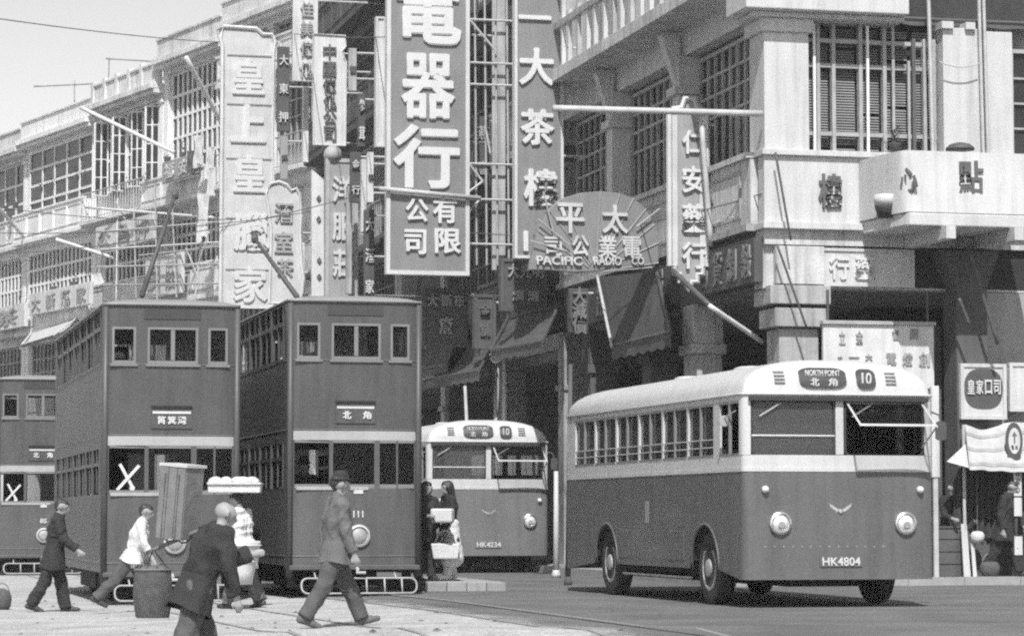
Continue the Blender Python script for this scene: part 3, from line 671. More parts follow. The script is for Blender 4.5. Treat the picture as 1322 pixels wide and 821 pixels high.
T1 = make_tram('leftmost of the two nearest double-deck trams, white cross in its windscreen', corner_place(134, 40.6, 1.94, TA), TA, '117', True)
T2 = make_tram('double-deck tram with round headlight, second of the two nearest trams', corner_place(374, 41.1, 1.94, TA), TA, '111', False)
T3 = make_tram('far double-deck tram at the left edge, half hidden behind another tram', corner_place(-4, 62.0, 1.94, TA), TA, '85', True)
for t in (T1, T2):
    p_, q_ = ST.l(t.location); rail_pair(p_)
def trolley(T, px0, py0, px1, py1, Y):
    a, b = atY(px0, py0, Y), atY(px1, py1, Y + 1.2)
    inv = Matrix.Rotation(-TA, 4, 'Z'); a = inv @ (a - T.location); b = inv @ (b - T.location)
    m = MB(); m.tube([a, b], 0.045, 8, 0.03); m.build('trolley_pole', M['dkpole'], T, smooth=True)
    m = MB(); m.lathe([(0.07, -0.05), (0.09, 0), (0.07, 0.05)], tuple(b), 'x', 10); m.build('trolley_head', M['dkpole'], T)
trolley(T1, 183, 383, 226, 252, 45.5); trolley(T2, 384, 384, 329, 308, 45.0)

# ---------------------------------------------------------------- buildings
def window_grid(root, x, y0, y1, z0, z1, rows, ncol, bm='bar', bt=0.035, fr=0.07, axis='y', opened=0, name='window'):
    """glazed grid in the plane x (axis y) or y (axis x); rows = relative heights from the bottom"""
    def bx(mb, a0, a1, b0, b1, d0, d1):
        if axis == 'y': mb.box(x + d0, x + d1, a0, a1, b0, b1)
        else: mb.box(a0, a1, x + d0, x + d1, b0, b1)
    m = MB()
    bx(m, y0, y1, z0, z0 + fr, -0.05, 0.03); bx(m, y0, y1, z1 - fr, z1, -0.05, 0.03)
    bx(m, y0, y0 + fr, z0 + fr, z1 - fr, -0.05, 0.03); bx(m, y1 - fr, y1, z0 + fr, z1 - fr, -0.05, 0.03)
    wn = m.build(name, M[bm], root)
    tot = sum(rows); zs = [z0 + fr]
    for r_ in rows: zs.append(zs[-1] + (z1 - z0 - 2 * fr) * r_ / tot)
    cw = (y1 - y0 - 2 * fr) / ncol
    for z in zs[1:-1]:
        mb = MB(); bx(mb, y0 + fr, y1 - fr, z - bt / 2, z + bt / 2, -0.03, 0.02); mb.build('transom', M[bm], wn)
    for i in range(1, ncol):
        mb = MB(); yy = y0 + fr + i * cw; bx(mb, yy - bt / 2, yy + bt / 2, z0 + fr, z1 - fr, -0.036, 0.018); mb.build('mullion', M[bm], wn)
    cache = {}
    for j in range(len(rows)):
        h = round(zs[j + 1] - zs[j], 4)
        if h not in cache:
            mb = MB(); bx(mb, 0, cw, 0, h, 0, 0.006) if False else None
            mb = MB()
            if axis == 'y': mb.box(0, 0.006, 0, cw, 0, h)
            else: mb.box(0, cw, 0, 0.006, 0, h)
            cache[h] = mb.mesh('pane', M['pane'])
        for i in range(ncol):
            jit = random.uniform(-0.012, 0.012)
            loc = (x + 0.02, y0 + fr + i * cw, zs[j]) if axis == 'y' else (y0 + fr + i * cw, x + 0.02, zs[j])
            inst('pane', cache[h], wn, loc, rot=(0, random.uniform(-0.02, 0.02), random.uniform(-0.02, 0.02)) if opened == 0 else None)
    return wn
def railing(root, x, y0, y1, z0, z1, n, mt, name='railing', r=0.018):
    m = MB(); m.tube([(x, y0, z1), (x, y1, z1)], r * 1.5, 6); m.tube([(x, y0, z0 + 0.08), (x, y1, z0 + 0.08)], r, 6)
    for i in range(n + 1):
        yy = y0 + (y1 - y0) * i / n; m.tube([(x, yy, z0), (x, yy, z1)], r, 5)
    return m.build(name, mt, root)

def tong_lau(label, fr, q0, q1, top, floors, walls='cream', pillar='cream', bays=1, ground_h=4.75, roof='plain', name='shophouse', back=10):
    """terraced shophouse: arcade below, storeys above; street face is local x = 0, outward -x"""
    wd = q1 - q0; P = fr.w(0, q0); root = thing(name, label, 'building', (P.x, P.y, 0), fr.a)
    WM = M[walls]; PM = M[pillar]
    m = MB(); m.box(0.45, back, 0.02, wd - 0.02, ground_h, top - 0.05); m.build('wall', WM, root)
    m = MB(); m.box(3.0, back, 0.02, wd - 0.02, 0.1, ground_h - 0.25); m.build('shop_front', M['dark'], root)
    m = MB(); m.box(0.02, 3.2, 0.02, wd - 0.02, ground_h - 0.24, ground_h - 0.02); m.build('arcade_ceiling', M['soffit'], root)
    pw = 0.5
    ys = [pw / 2 + (wd - pw) * i / bays for i in range(bays + 1)]
    for y in ys:
        m = MB(); m.box(0.0, 0.55, y - pw / 2 + 0.005, y + pw / 2 - 0.005, 0.1, ground_h); m.box(-0.06, 0.6, y - pw / 2 - 0.05, y + pw / 2 + 0.05, ground_h - 0.9, ground_h - 0.78)
        m.build('arcade_pillar', PM, root, bevel=0.015)
    m = MB(); m.box(-0.05, 0.5, 0.01, wd - 0.01, ground_h, ground_h + 0.35); m.build('arcade_beam', PM, root, bevel=0.01)
    zs = [f['z'] for f in floors] + [top]
    for k, f in enumerate(floors):
        z0, z1 = zs[k], zs[k + 1]; pj = f.get('proj', 0.5); ph = f.get('par', 1.05); WMk = M[f.get('wall', walls)]
        m = MB(); m.box(-pj - 0.06, 0.46, 0.015, wd - 0.015, z0 - 0.16, z0 + 0.0); m.build('balcony_slab', WMk, root, bevel=0.012)
        for y in ys[:-1] + ys[-1:]:
            m = MB(); m.box(-0.02, 0.46, y - 0.19, y + 0.19, z0, z1 - 0.17); m.box(-0.08, 0.46, y - 0.25, y + 0.25, z1 - 0.65, z1 - 0.52); m.build('column', PM, root, bevel=0.012)
        m = MB(); m.box(-0.04, 0.44, 0.02, wd - 0.02, z1 - 0.52 if False else z1 - 0.5, z1 - 0.165); m.build('lintel', WMk, root)
        kind = f.get('kind', 'glazed')
        if kind != 'rail':
            m = MB(); m.box(-pj, -pj + 0.12, 0.03, wd - 0.03, z0 + 0.002, z0 + ph); m.box(-pj + 0.12, 0.0, 0.03, 0.14, z0 + 0.002, z0 + ph); m.box(-pj + 0.12, 0.0, wd - 0.14, wd - 0.03, z0 + 0.002, z0 + ph)
            pr = m.build('parapet', WMk, root, bevel=0.01)
            m = MB(); m.box(-pj - 0.05, -pj + 0.17, 0.02, wd - 0.02, z0 + ph, z0 + ph + 0.09); m.build('coping', WMk, pr, bevel=0.01)
            npn = max(2, int(wd / 1.6))
            for i in range(npn):
                a, b = 0.15 + (wd - 0.3) * i / npn + 0.06, 0.15 + (wd - 0.3) * (i + 1) / npn - 0.06
                m = MB(); ring = MB(); m.box(-pj - 0.03, -pj, a, b, z0 + 0.16, z0 + 0.2); m.box(-pj - 0.03, -pj, a, b, z0 + ph - 0.16, z0 + ph - 0.12); m.box(-pj - 0.03, -pj, a, a + 0.04, z0 + 0.2, z0 + ph - 0.16); m.box(-pj - 0.03, -pj, b - 0.04, b, z0 + 0.2, z0 + ph - 0.16)
                m.build('panel_moulding', WMk, pr)
        else:
            railing(root, -pj, 0.06, wd - 0.06, z0, z0 + ph, int(wd / 0.28), M[f.get('rail', 'bar')])
        for i in range(bays):
            a, b = ys[i] + 0.2, ys[i + 1] - 0.2
            if kind == 'open':
                m = MB(); m.box(0.46, 0.5, a, b, z0, z1 - 0.5); m.build('loggia', M['dark'], root)
            else:
                window_grid(root, f.get('wx', 0.18), a, b, z0 + f.get('sill', 0.9), z1 - 0.5, f.get('rows', [1.5, 1, 1]), f.get('cols', max(3, int((b - a) / 0.45))), f.get('bar', 'bar'), bt=0.10 if f.get('bar') == 'wbar' else 0.045)
            for (c, ang) in f.get('shutters', []):
                m = MB(); L_ = 0.5; ca, sa = math.cos(ang), math.sin(ang); y = a + (b - a) * c; zz0, zz1 = z0 + 1.0, z1 - 0.7
                vs = [(0.1, y, zz0), (0.1 - L_ * sa, y + L_ * ca, zz0), (0.1 - L_ * sa, y + L_ * ca, zz1), (0.1, y, zz1)]
                m.add(vs, [(0, 1, 2, 3)]); s_ = m.build('casement', M['pane'], root, solid=0.02)
                for u in (0, 0.5, 1.0):
                    m = MB(); p = Vector((0.1 - L_ * sa * u, y + L_ * ca * u, 0)); m.box(p.x - 0.03, p.x + 0.03, p.y - 0.03, p.y + 0.03, zz0, zz1); m.build('stile', M['wbar'], s_)
                for u in range(5):
                    z = zz0 + (zz1 - zz0) * u / 4; m = MB(); m.tube([(0.1, y, z), (0.1 - L_ * sa, y + L_ * ca, z)], 0.032, 4); m.build('crossbar', M['wbar'], s_)
    m = MB(); m.box(-0.55, 0.5, 0.0, wd, top - 0.16, top + 0.05); m.box(-0.40, 0.4, 0.01, wd - 0.01, top - 0.32, top - 0.165); cn = m.build('cornice', WM, root, bevel=0.015)
    m = MB(); m.box(-0.30, -0.12, 0.0, wd, top + 0.05, top + 0.75); m.box(-0.36, -0.06, 0.0, wd, top + 0.75, top + 0.84); pp = m.build('roof_parapet', WM, root, bevel=0.01)
    if roof == 'posts':
        for i in range(6):
            y = 0.2 + (wd - 0.4) * i / 5; m = MB(); m.box(-0.37, -0.05, y - 0.13, y + 0.13, top + 0.06, top + 0.95); m.build('parapet_post', WM, pp, bevel=0.01)
    m = MB(); m.box(0.45, back, 0.01, wd - 0.01, top - 0.04, top + 0.04); m.build('roof', M['dkgrey'], root)
    return root
def farq(px):                                   # where a column of the picture meets the far facades
    return FAR.hit(px, HORIZON, p=0)[1]
e1, e2, e3, e4, e5 = [farq(v) for v in (292, 207, 122, 30, -60)]
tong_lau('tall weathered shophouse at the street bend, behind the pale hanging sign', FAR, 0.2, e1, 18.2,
         [dict(z=5.2, kind='glazed'), dict(z=8.9, kind='open', par=1.0), dict(z=12.6, kind='rail', rail='bar'), dict(z=16.3 - 0.2, kind='glazed', par=0.9)], walls='farcream_lit', pillar='farcream_lit', bays=2)
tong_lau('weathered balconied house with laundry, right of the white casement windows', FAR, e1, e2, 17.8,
         [dict(z=5.2, kind='glazed'), dict(z=8.9, kind='glazed', proj=0.5, bar='wbar'), dict(z=12.4, kind='glazed', proj=0.9, par=0.85, bar='wbar', rows=[1, 1, 1, 1, 1])], walls='farcream_lit', pillar='farwhite_lit', roof='plain')
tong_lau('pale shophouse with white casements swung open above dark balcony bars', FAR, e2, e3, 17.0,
         [dict(z=5.2, kind='glazed'), dict(z=8.9, kind='glazed', proj=0.3, bar='wbar'), dict(z=12.5, kind='rail', proj=0.7, rail='ltpole', bar='wbar', sill=1.1, shutters=[(0.05, 1.0), (0.32, 0.6), (0.62, 1.1), (0.95, 1.3)])], walls='farcream_lit', pillar='farwhite_lit', roof='posts')
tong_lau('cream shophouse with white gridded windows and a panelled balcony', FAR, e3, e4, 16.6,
         [dict(z=5.2, kind='glazed'), dict(z=8.7, kind='glazed', proj=0.45, bar='wbar', wx=0.0), dict(z=12.4, kind='glazed', proj=0.6, bar='wbar', cols=5, rows=[1, 1, 1, 1], wx=-0.02)], walls='farwhite_lit', pillar='farwhite_lit')
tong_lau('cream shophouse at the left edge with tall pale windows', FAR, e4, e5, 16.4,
         [dict(z=5.2, kind='glazed'), dict(z=8.7, kind='glazed', proj=0.5, bar='wbar'), dict(z=12.4, kind='glazed', proj=0.2, bar='wbar', cols=6, rows=[1, 1, 1])], walls='farcream_lit', pillar='farwhite_lit')
# the near row, mostly behind hanging signs, its shade put into the wall colour
def stq(px): return ST.hit(px, HORIZON, p=0)[1]
n1 = stq(729)
tong_lau('shophouse coloured dark for shade behind the hanging signs, next to the corner building', ST, n1 + 0.05, n1 + 6.0, 17.5,
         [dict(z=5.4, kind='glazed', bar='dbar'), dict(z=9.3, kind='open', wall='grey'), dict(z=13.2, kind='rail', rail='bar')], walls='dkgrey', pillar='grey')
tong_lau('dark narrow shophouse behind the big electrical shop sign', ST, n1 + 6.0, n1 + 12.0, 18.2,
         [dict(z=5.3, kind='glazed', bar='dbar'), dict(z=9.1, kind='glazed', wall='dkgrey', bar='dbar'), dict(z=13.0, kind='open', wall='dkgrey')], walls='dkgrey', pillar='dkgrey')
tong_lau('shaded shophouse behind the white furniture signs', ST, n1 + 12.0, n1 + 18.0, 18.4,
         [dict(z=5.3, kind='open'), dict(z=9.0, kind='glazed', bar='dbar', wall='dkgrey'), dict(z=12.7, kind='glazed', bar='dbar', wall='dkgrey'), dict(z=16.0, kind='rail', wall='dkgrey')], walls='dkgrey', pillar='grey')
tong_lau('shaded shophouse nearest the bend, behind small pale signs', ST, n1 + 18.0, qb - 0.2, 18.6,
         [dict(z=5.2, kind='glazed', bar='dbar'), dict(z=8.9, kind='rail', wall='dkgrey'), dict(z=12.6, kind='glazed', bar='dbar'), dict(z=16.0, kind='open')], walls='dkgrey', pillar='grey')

# ---------------- the corner building
CB = thing('corner_building', 'large white corner building with columns and gridded windows at right', 'building', ST.w(0, 0), A)
def Fz(px, py, q=0.0): a = ST.hit(px, py, q=q); return a[0], a[2]
def Sz(px, py, p=0.0): a = ST.hit(px, py, p=p); return a[1], a[2]
zPar0, zPar1 = Fz(1010, 292)[1], Fz(1010, 196)[1]
zCor = Fz(1010, 19)[1]; zBeam = Fz(1010, 372)[1]
PW = 0.80
FW = 9.0                                        # built length of the side-street front
TOPZ = zCor + 3.6
m = MB(); m.box(0.5, FW, 0.55, n1 - 0.02, zBeam + 0.02, TOPZ); m.build('wall', M['grey'], CB)
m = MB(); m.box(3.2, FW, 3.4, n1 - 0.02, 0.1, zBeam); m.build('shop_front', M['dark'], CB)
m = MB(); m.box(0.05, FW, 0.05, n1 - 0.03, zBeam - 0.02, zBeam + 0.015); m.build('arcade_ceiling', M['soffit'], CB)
# side-street front: parapet, beam, pillars
xw1 = Fz(1215, 100)[0]; xp2 = Fz(1263, 100)[0]; xs0 = Fz(1136, 250, )[0]
m = MB(); m.box(-0.02, FW, -0.12, 0.2, zPar0 + 0.06, zPar1 - 0.08); par = m.build('balcony_parapet', M['white'], CB, bevel=0.01)
m = MB(); m.box(-0.07, FW, -0.2, 0.28, zPar1 - 0.08, zPar1 + 0.02); m.build('coping', M['white'], par, bevel=0.01)
m = MB(); m.box(-0.06, FW, -0.2, 0.3, zPar0 - 0.06, zPar0 + 0.058); m.build('string_course', M['white'], par, bevel=0.01)
zb1 = Fz(1010, 316)[1]
m = MB(); m.box(0.0, FW, -0.06, 0.4, zb1, zPar0 - 0.062); m.build('frieze', M['cream'], CB)
m = MB(); m.box(0.0, FW, 0.06, 0.5, zBeam, zb1 - 0.002); m.build('front_beam', M['cream'], CB)
m = MB(); m.box(0.0, PW, -0.10, 0.7, zPar1 + 0.02, zCor - 0.32); m.build('corner_column', M['white'], CB, bevel=0.012)
m = MB(); m.box(-0.07, PW + 0.07, -0.17, 0.77, zCor - 0.32, zCor - 0.09); m.build('column_capital', M['white'], CB, bevel=0.012)
m = MB(); xce = Fz(1160, 10)[0]; m.box(-0.45, xce, -0.5, 0.6, zCor, zCor + 0.55); m.box(-0.25, xce, -0.28, 0.6, zCor - 0.088, zCor - 0.001); m.build('cornice', M['white'], CB, bevel=0.02)
m = MB(); m.box(-0.30, xce, -0.33, -0.13, zCor + 0.552, zCor + 1.6); m.build('upper_parapet', M['white'], CB, bevel=0.01)
# ground-floor corner pillar with banded capital
gx0, gx1 = Fz(1006, 440)[0], Fz(1057, 440)[0]
m = MB(); m.box(gx0, gx1, 0.0, 0.66, 0.12, Fz(1010, 424)[1]); m.build('arcade_pillar', M['grey'], CB, bevel=0.02)
for i, (ya, yb, e) in enumerate(((422, 398, 0.12), (393, 369, 0.16), (367, 318, 0.08))):
    m = MB(); m.box(gx0 - e - 0.05 * (i == 1), gx1 + e, -0.02 - e, 0.7, Fz(1010, ya)[1], Fz(1010, yb)[1]); m.build('pillar_capital', M['grey'] if i < 2 else M['cream'], CB, bevel=0.012)
m = MB(); m.box(gx0 + 0.03, gx1 - 0.03, 0.03, 0.6, Fz(1010, 424)[1], Fz(1010, 318)[1]); m.build('pillar_core', M['dkgrey'], CB)
# pharmacy panel under the frieze
a0, a1 = Fz(1055, 345)[0], Fz(1180, 345)[0]
z0_, z1_ = Fz(1100, 370)[1], Fz(1100, 321)[1]
m = MB(); m.box(a0, a1, 0.0, 0.058, z0_, z1_); pn = m.build('sign_panel', M['signpale'], CB)
m = MB()
for c in ((a0, a1, z0_, z0_ + 0.05), (a0, a1, z1_ - 0.05, z1_), (a0, a0 + 0.05, z0_ + 0.05, z1_ - 0.05), (a1 - 0.05, a1, z0_ + 0.05, z1_ - 0.05)): m.box(c[0], c[1], -0.03, 0.0, c[2], c[3])
m.build('panel_border', M['white'], pn)
for ch, px in (('行', 1083), ('藥', 1116)): put(ch, M['letter'], pn, Fz(px, 346)[0], -0.02, Fz(px, 346)[1], 0.36, 0.40, 0.04, 0.02)
# first-floor window with slatted blinds
wa, wb = PW + 0.04, xw1 - 0.02
rowz = [(zPar1 + 0.02), Fz(1100, 172)[1], Fz(1100, 84)[1], Fz(1100, 52)[1], zCor - 0.09]
m = MB(); m.box(wa, wb, 0.40, 0.46, zPar1, zCor); m.build('window_back', M['dark'], CB)
wn = MB()
for z in rowz[1:4]: wn.box(wa, wb, 0.16, 0.24, z - 0.035, z + 0.035)
wn = wn.build('window', M['bar'], CB)
for px in (1060, 1080, 1115, 1146):
    x = Fz(px, 100)[0]; m = MB(); m.box(x - 0.032, x + 0.032, 0.13, 0.25, zPar1 + 0.02, zCor - 0.09); m.build('mullion', M['bar'], wn)
for px in (1053, 1122, 1155, 1175):
    x = Fz(px, 100)[0]; m = MB(); m.box(x - 0.022, x + 0.022, 0.05, 0.09, zPar1 + 0.02, zCor - (0.12 if px < 1170 else 0.7)); m.build('awning_rod', M['wbar'] if px in (1053, 1122) else M['bar'], wn)
for px in (1183, 1197, 1209):
    x = Fz(px, 100)[0]; m = MB(); m.box(x - 0.03, x + 0.03, 0.1, 0.2, zPar1 + 0.02, zCor - 0.3); m.build('mullion', M['dbar'] if px == 1183 else M['bar'], wn)
cells = [wa] + [Fz(px, 100)[0] for px in (1080, 1115, 1146, 1183)] + [wb]
for i in range(len(cells) - 1):
    m = MB(); z = zPar1 + 0.1; k = 0
    while z < zCor - 0.15:
        if not (abs(z - rowz[2]) < 0.06) and random.random() > 0.05: m.add([(cells[i] + 0.05, 0.30, z), (cells[i + 1] - 0.05, 0.30, z), (cells[i + 1] - 0.05, 0.325, z + 0.034), (cells[i] + 0.05, 0.325, z + 0.034)], [(0, 1, 2, 3)])
        z += 0.047
    b = m.build('slatted_blind', M['blind'], wn); b['kind'] = 'stuff'
# right-hand piers
m = MB(); m.box(xw1, xp2, -0.10, 0.6, zPar1 + 0.02, Fz(1240, 38)[1]); m.build('pier', M['white'], CB, bevel=0.012)
for a, b in ((1211, 1226), (1242, 1254)):
    m = MB(); m.box(Fz(a, 40)[0], Fz(b, 40)[0], -0.18, 0.3, Fz(1240, 40)[1], Fz(1240, 31)[1]); m.build('capital_block', M['white'], CB)
xa, xb = Fz(1270, 100)[0], Fz(1306, 100)[0]
m = MB(); m.box(xa, xb, -0.05, 0.6, zPar1 + 0.02, Fz(1285, 42)[1]); m.build('pier', M['white'], CB, bevel=0.012)
m = MB(); m.box(xp2 + 0.004, xa - 0.004, 0.2, 0.5, zPar1 + 0.02, zCor); m.build('recess', M['cream'], CB)
xc = Fz(1322, 100)[0]
window_grid(CB, 0.2, xb + 0.03, xb + 1.4, zPar1 + 0.05, zCor - 0.4, [1, 1, 1, 1], 4, 'bar', axis='x')
for px, r_ in ((1197, 0.035), (1262, 0.03), (1268, 0.03)):
    x = Fz(px, 100)[0]; m = MB(); m.tube([(x, -0.22, zPar1 - 0.1), (x - 0.05, -0.22, zCor + 0.4)], r_, 6); m.build('drain_pipe', M['ltpole'], CB)
# street face: columns, windows, parapet, projecting gallery
cq = [Sz(px, HORIZON)[0] for px in (985, 884, 797, 733)]
bay = [(0.72, cq[1] - 0.22), (cq[1] + 0.22, cq[2] - 0.22), (cq[2] + 0.22, n1 - 0.15)]
m = MB(); m.box(-0.12, 0.2, 0.32, n1 - 0.03, zPar0 + 0.06, zPar1 - 0.08); sp = m.build('street_parapet', M['cream'], CB)
m = MB(); m.box(-0.2, 0.26, 0.3, n1 - 0.03, zPar1 - 0.078, zPar1 + 0.018); m.build('coping', M['cream'], sp)
m = MB(); m.box(-0.2, 0.26, 0.32, n1 - 0.03, zPar0 - 0.058, zPar0 + 0.056); m.build('string_course', M['grey'], sp)
m = MB(); m.box(0.0, 0.4, 0.5, n1 - 0.03, zBeam, zPar0 - 0.06); m.build('street_beam', M['dkgrey'], CB)
for a, b in bay:
    n_ = max(1, int((b - a) / 2.2))
    for i in range(n_):
        y0, y1 = a + (b - a) * i / n_ + 0.1, a + (b - a) * (i + 1) / n_ - 0.1
        m = MB()
        for c in ((y0, y1, zPar0 + 0.2, zPar0 + 0.25), (y0, y1, zPar1 - 0.3, zPar1 - 0.25), (y0, y0 + 0.05, zPar0 + 0.25, zPar1 - 0.3), (y1 - 0.05, y1, zPar0 + 0.25, zPar1 - 0.3)): m.box(-0.15, -0.12, c[0], c[1], c[2], c[3])
        m.build('panel_moulding', M['grey'], sp)
        m = MB(); c_ = ((y0 + y1) / 2, (zPar0 + zPar1) / 2); m.prism([(c_[0] - 0.16, c_[1]), (c_[0], c_[1] - 0.2), (c_[0] + 0.16, c_[1]), (c_[0], c_[1] + 0.2)], 'x', -0.15, -0.12); m.build('motif', M['dkgrey'], sp)
    window_grid(CB, 0.28, a, b, zPar1 + 0.03, zCor - 0.1, [2.4, 1, 0.9, 0.9], max(5, int((b - a) / 0.42)), 'bar', bt=0.05)
for i, q in enumerate(cq[1:3]):
    m = MB(); m.box(-0.15, 0.5, q - 0.2, q + 0.2, zPar1 + 0.02, zCor - 0.02); m.build('street_column', M['white'], CB, bevel=0.012)
    m = MB(); m.box(-0.24, 0.5, q - 0.29, q + 0.29, zCor - 0.75, zCor - 0.6); m.build('column_capital', M['white'], CB, bevel=0.01)
    m = MB(); m.prism([(-0.14, zCor - 0.6), (-0.45, zCor + 0.36), (-0.14, zCor + 0.36)], 'y', q - 0.13, q + 0.13); m.build('gallery_bracket', M['white'], CB)
m = MB(); m.box(-0.02, 0.5, 0.6, n1 - 0.03, zCor - 0.02, zCor + 0.46); m.build('street_lintel', M['white'], CB)
m = MB(); m.box(-0.85, 0.5, 0.61, n1 - 0.03, zCor + 0.46, zCor + 0.70); m.build('gallery_floor', M['cream'], CB, bevel=0.01)
y = 1.2
while y < n1 - 0.3:
    m = MB(); wv = random.choice((0.1, 0.1, 0.34)); m.box(-0.79, -0.71, y, y + wv, zCor + 0.70, zCor + 0.70 + random.choice((2.4, 2.4, 1.1))); m.build('gallery_post', random.choice((M['white'], M['cream'], M['grey'])), CB); y += random.uniform(0.5, 0.75)
m = MB(); m.box(-0.81, -0.69, 0.61, n1 - 0.05, zCor + 1.55, zCor + 1.68); m.box(-0.81, -0.69, 0.61, n1 - 0.05, zCor + 2.6, zCor + 2.75); m.build('gallery_rail', M['grey'], CB)
# arcade pillars on the street side
for px in (893, 838, 760):
    q = Sz(px, HORIZON, 0.0)[0]; zt = Sz(px, 388 if px == 893 else 360)[1]
    m = MB(); m.box(-0.04, 0.5, q - 0.32, q + 0.32, 0.1, zBeam - 0.9); m.box(-0.12, 0.56, q - 0.4, q + 0.4, zBeam - 0.9, zBeam - 0.72); m.box(-0.06, 0.52, q - 0.34, q + 0.34, zBeam - 0.72, zBeam); m.build('arcade_pillar', M['grey'] if px == 893 else M['dkgrey'], CB, bevel=0.02)  # darker grey paints shade on every pillar but the sunlit one
# dim shop signboards over the arcade
for pa, pb, txt in ((978, 905, '百貨綢緞'), (870, 815, '洋服'), (795, 735, '茶莊')):
    qa, qb_ = Sz(pa, 340, -0.1)[0], Sz(pb, 340, -0.1)[0]; zz0, zz1 = zBeam + 0.1, zPar0 - 0.2
    m = MB(); m.box(-0.16, -0.002, qa, qb_, zz0, zz1); sb = m.build('signboard', M['dimsign'], CB)
    for i, ch in enumerate(txt): put(ch, M['dimletter'], sb, -0.17, qb_ + (qa - qb_) * (i + 0.5) / len(txt), (zz0 + zz1) / 2, 0.5, 0.6, 0.04, 0.02, rz=-math.pi / 2)
# ----- bowed dim sum balcony
q_out = -1.55
xl = Fz(1134, 250, -0.9)[0]; xr = Fz(1311, 285, q_out)[0]; xrt = Fz(1291, 200, q_out)[0]
zb0, zb1, zt = Fz(1200, 293, q_out)[1], Fz(1200, 276, q_out)[1], Fz(1230, 197, q_out)[1]
def bow(u, flare=0.0):                          # plan of the balcony, u 0..1 from the left end
    t = min(1, u / 0.09); x = xl + 0.0 + (xr + 0.5 - xl) * u; return (x, -0.15 + (q_out + 0.15 - flare) * math.sin(t * math.pi / 2))
us = [i / 100 for i in range(101)]
m = MB(); pts0 = [bow(u, 0.12) for u in us]; pts1 = [bow(u) for u in us]; n_ = len(us)
m.add([(x, y, zb1) for x, y in pts0] + [(x - (xr - xrt) * max(0, (u - 0.6) / 0.4), y, zt) for u, (x, y) in zip(us, pts1)], [(i, i + 1, n_ + i + 1, n_ + i) for i in range(n_ - 1)])
db = m.build('bowed_parapet', M['white'], CB, solid=0.1, auto=True)
m = MB(); P = [bow(u, 0.2) for u in us] + [(xr + 0.5, 0.1), (xl, 0.1)]; m.prism(P, 'z', zb0, zb1 - 0.01); m.build('ledge', M['white'], db, bevel=0.02)
def on_bow(px, py):
    best = min(us, key=lambda u: abs(Fz(px, py, bow(u)[1])[0] - bow(u)[0])); x, y = bow(best, 0.06); x2, y2 = bow(min(1, best + 0.03), 0.06); x1, y1 = bow(max(0, best - 0.03), 0.06)
    return x, y - 0.05, Fz(px, py, y)[1], math.atan2(y2 - y1, x2 - x1)
for ch, px, py, sz in (('點', 1250, 230, 0.52), ('心', 1169, 233, 0.38)):
    x, y, z, a = on_bow(px, py); put(ch, M['dletter'], db, x, y, z, sz * 0.85, sz * 1.1, 0.05, 0.03, rz=a)
x, z = Fz(1072, 247, -0.15); put('樓', M['dletter'], par, x, -0.15, z, 0.42, 0.60, 0.05, 0.025)
for px in (1206, 1293):
    x = Fz(px, 300, -1.2)[0]; m = MB(); m.box(x - 0.085, x + 0.085, -1.92, -0.1, zb0 - 0.22, zb0 - 0.005); m.build('balcony_bracket', M['white'], CB)
m = MB(); m.box(xl + 0.1, FW, 0.05, 0.35, Fz(1200, 372)[1], zb0); m.build('shaded_wall', M['dark'], CB)  # near-black colour paints the shade beneath the bowed balcony
# flared column under the balcony and the wall to its right
xc0, xc1 = Fz(1232, 420, -0.3)[0], Fz(1272, 420, -0.3)[0]
m = MB(); zc = Fz(1250, 372, -0.3)[1]
m.prism([(xc0, 0.12), (xc1, 0.12), (xc1, zc), (xc1 + 0.25, zb0 - 0.26), (xc0 - 0.3, zb0 - 0.26), (xc0, zc)], 'y', -0.4, 0.2); m.build('flared_column', M['dkgrey'], CB, bevel=0.02)  # balcony shade put into the column's darker grey
m = MB(); m.box(xc1 + 0.004, FW, 0.0, 0.3, 0.12, zc - 0.05); m.build('side_wall', M['signmid'], CB)
m = MB(); m.box(Fz(1206, 600, 0.1)[0], xc0 - 0.004, 0.3, 0.6, 0.12, Fz(1220, 420)[1]); m.build('inner_wall', M['dkgrey'], CB)

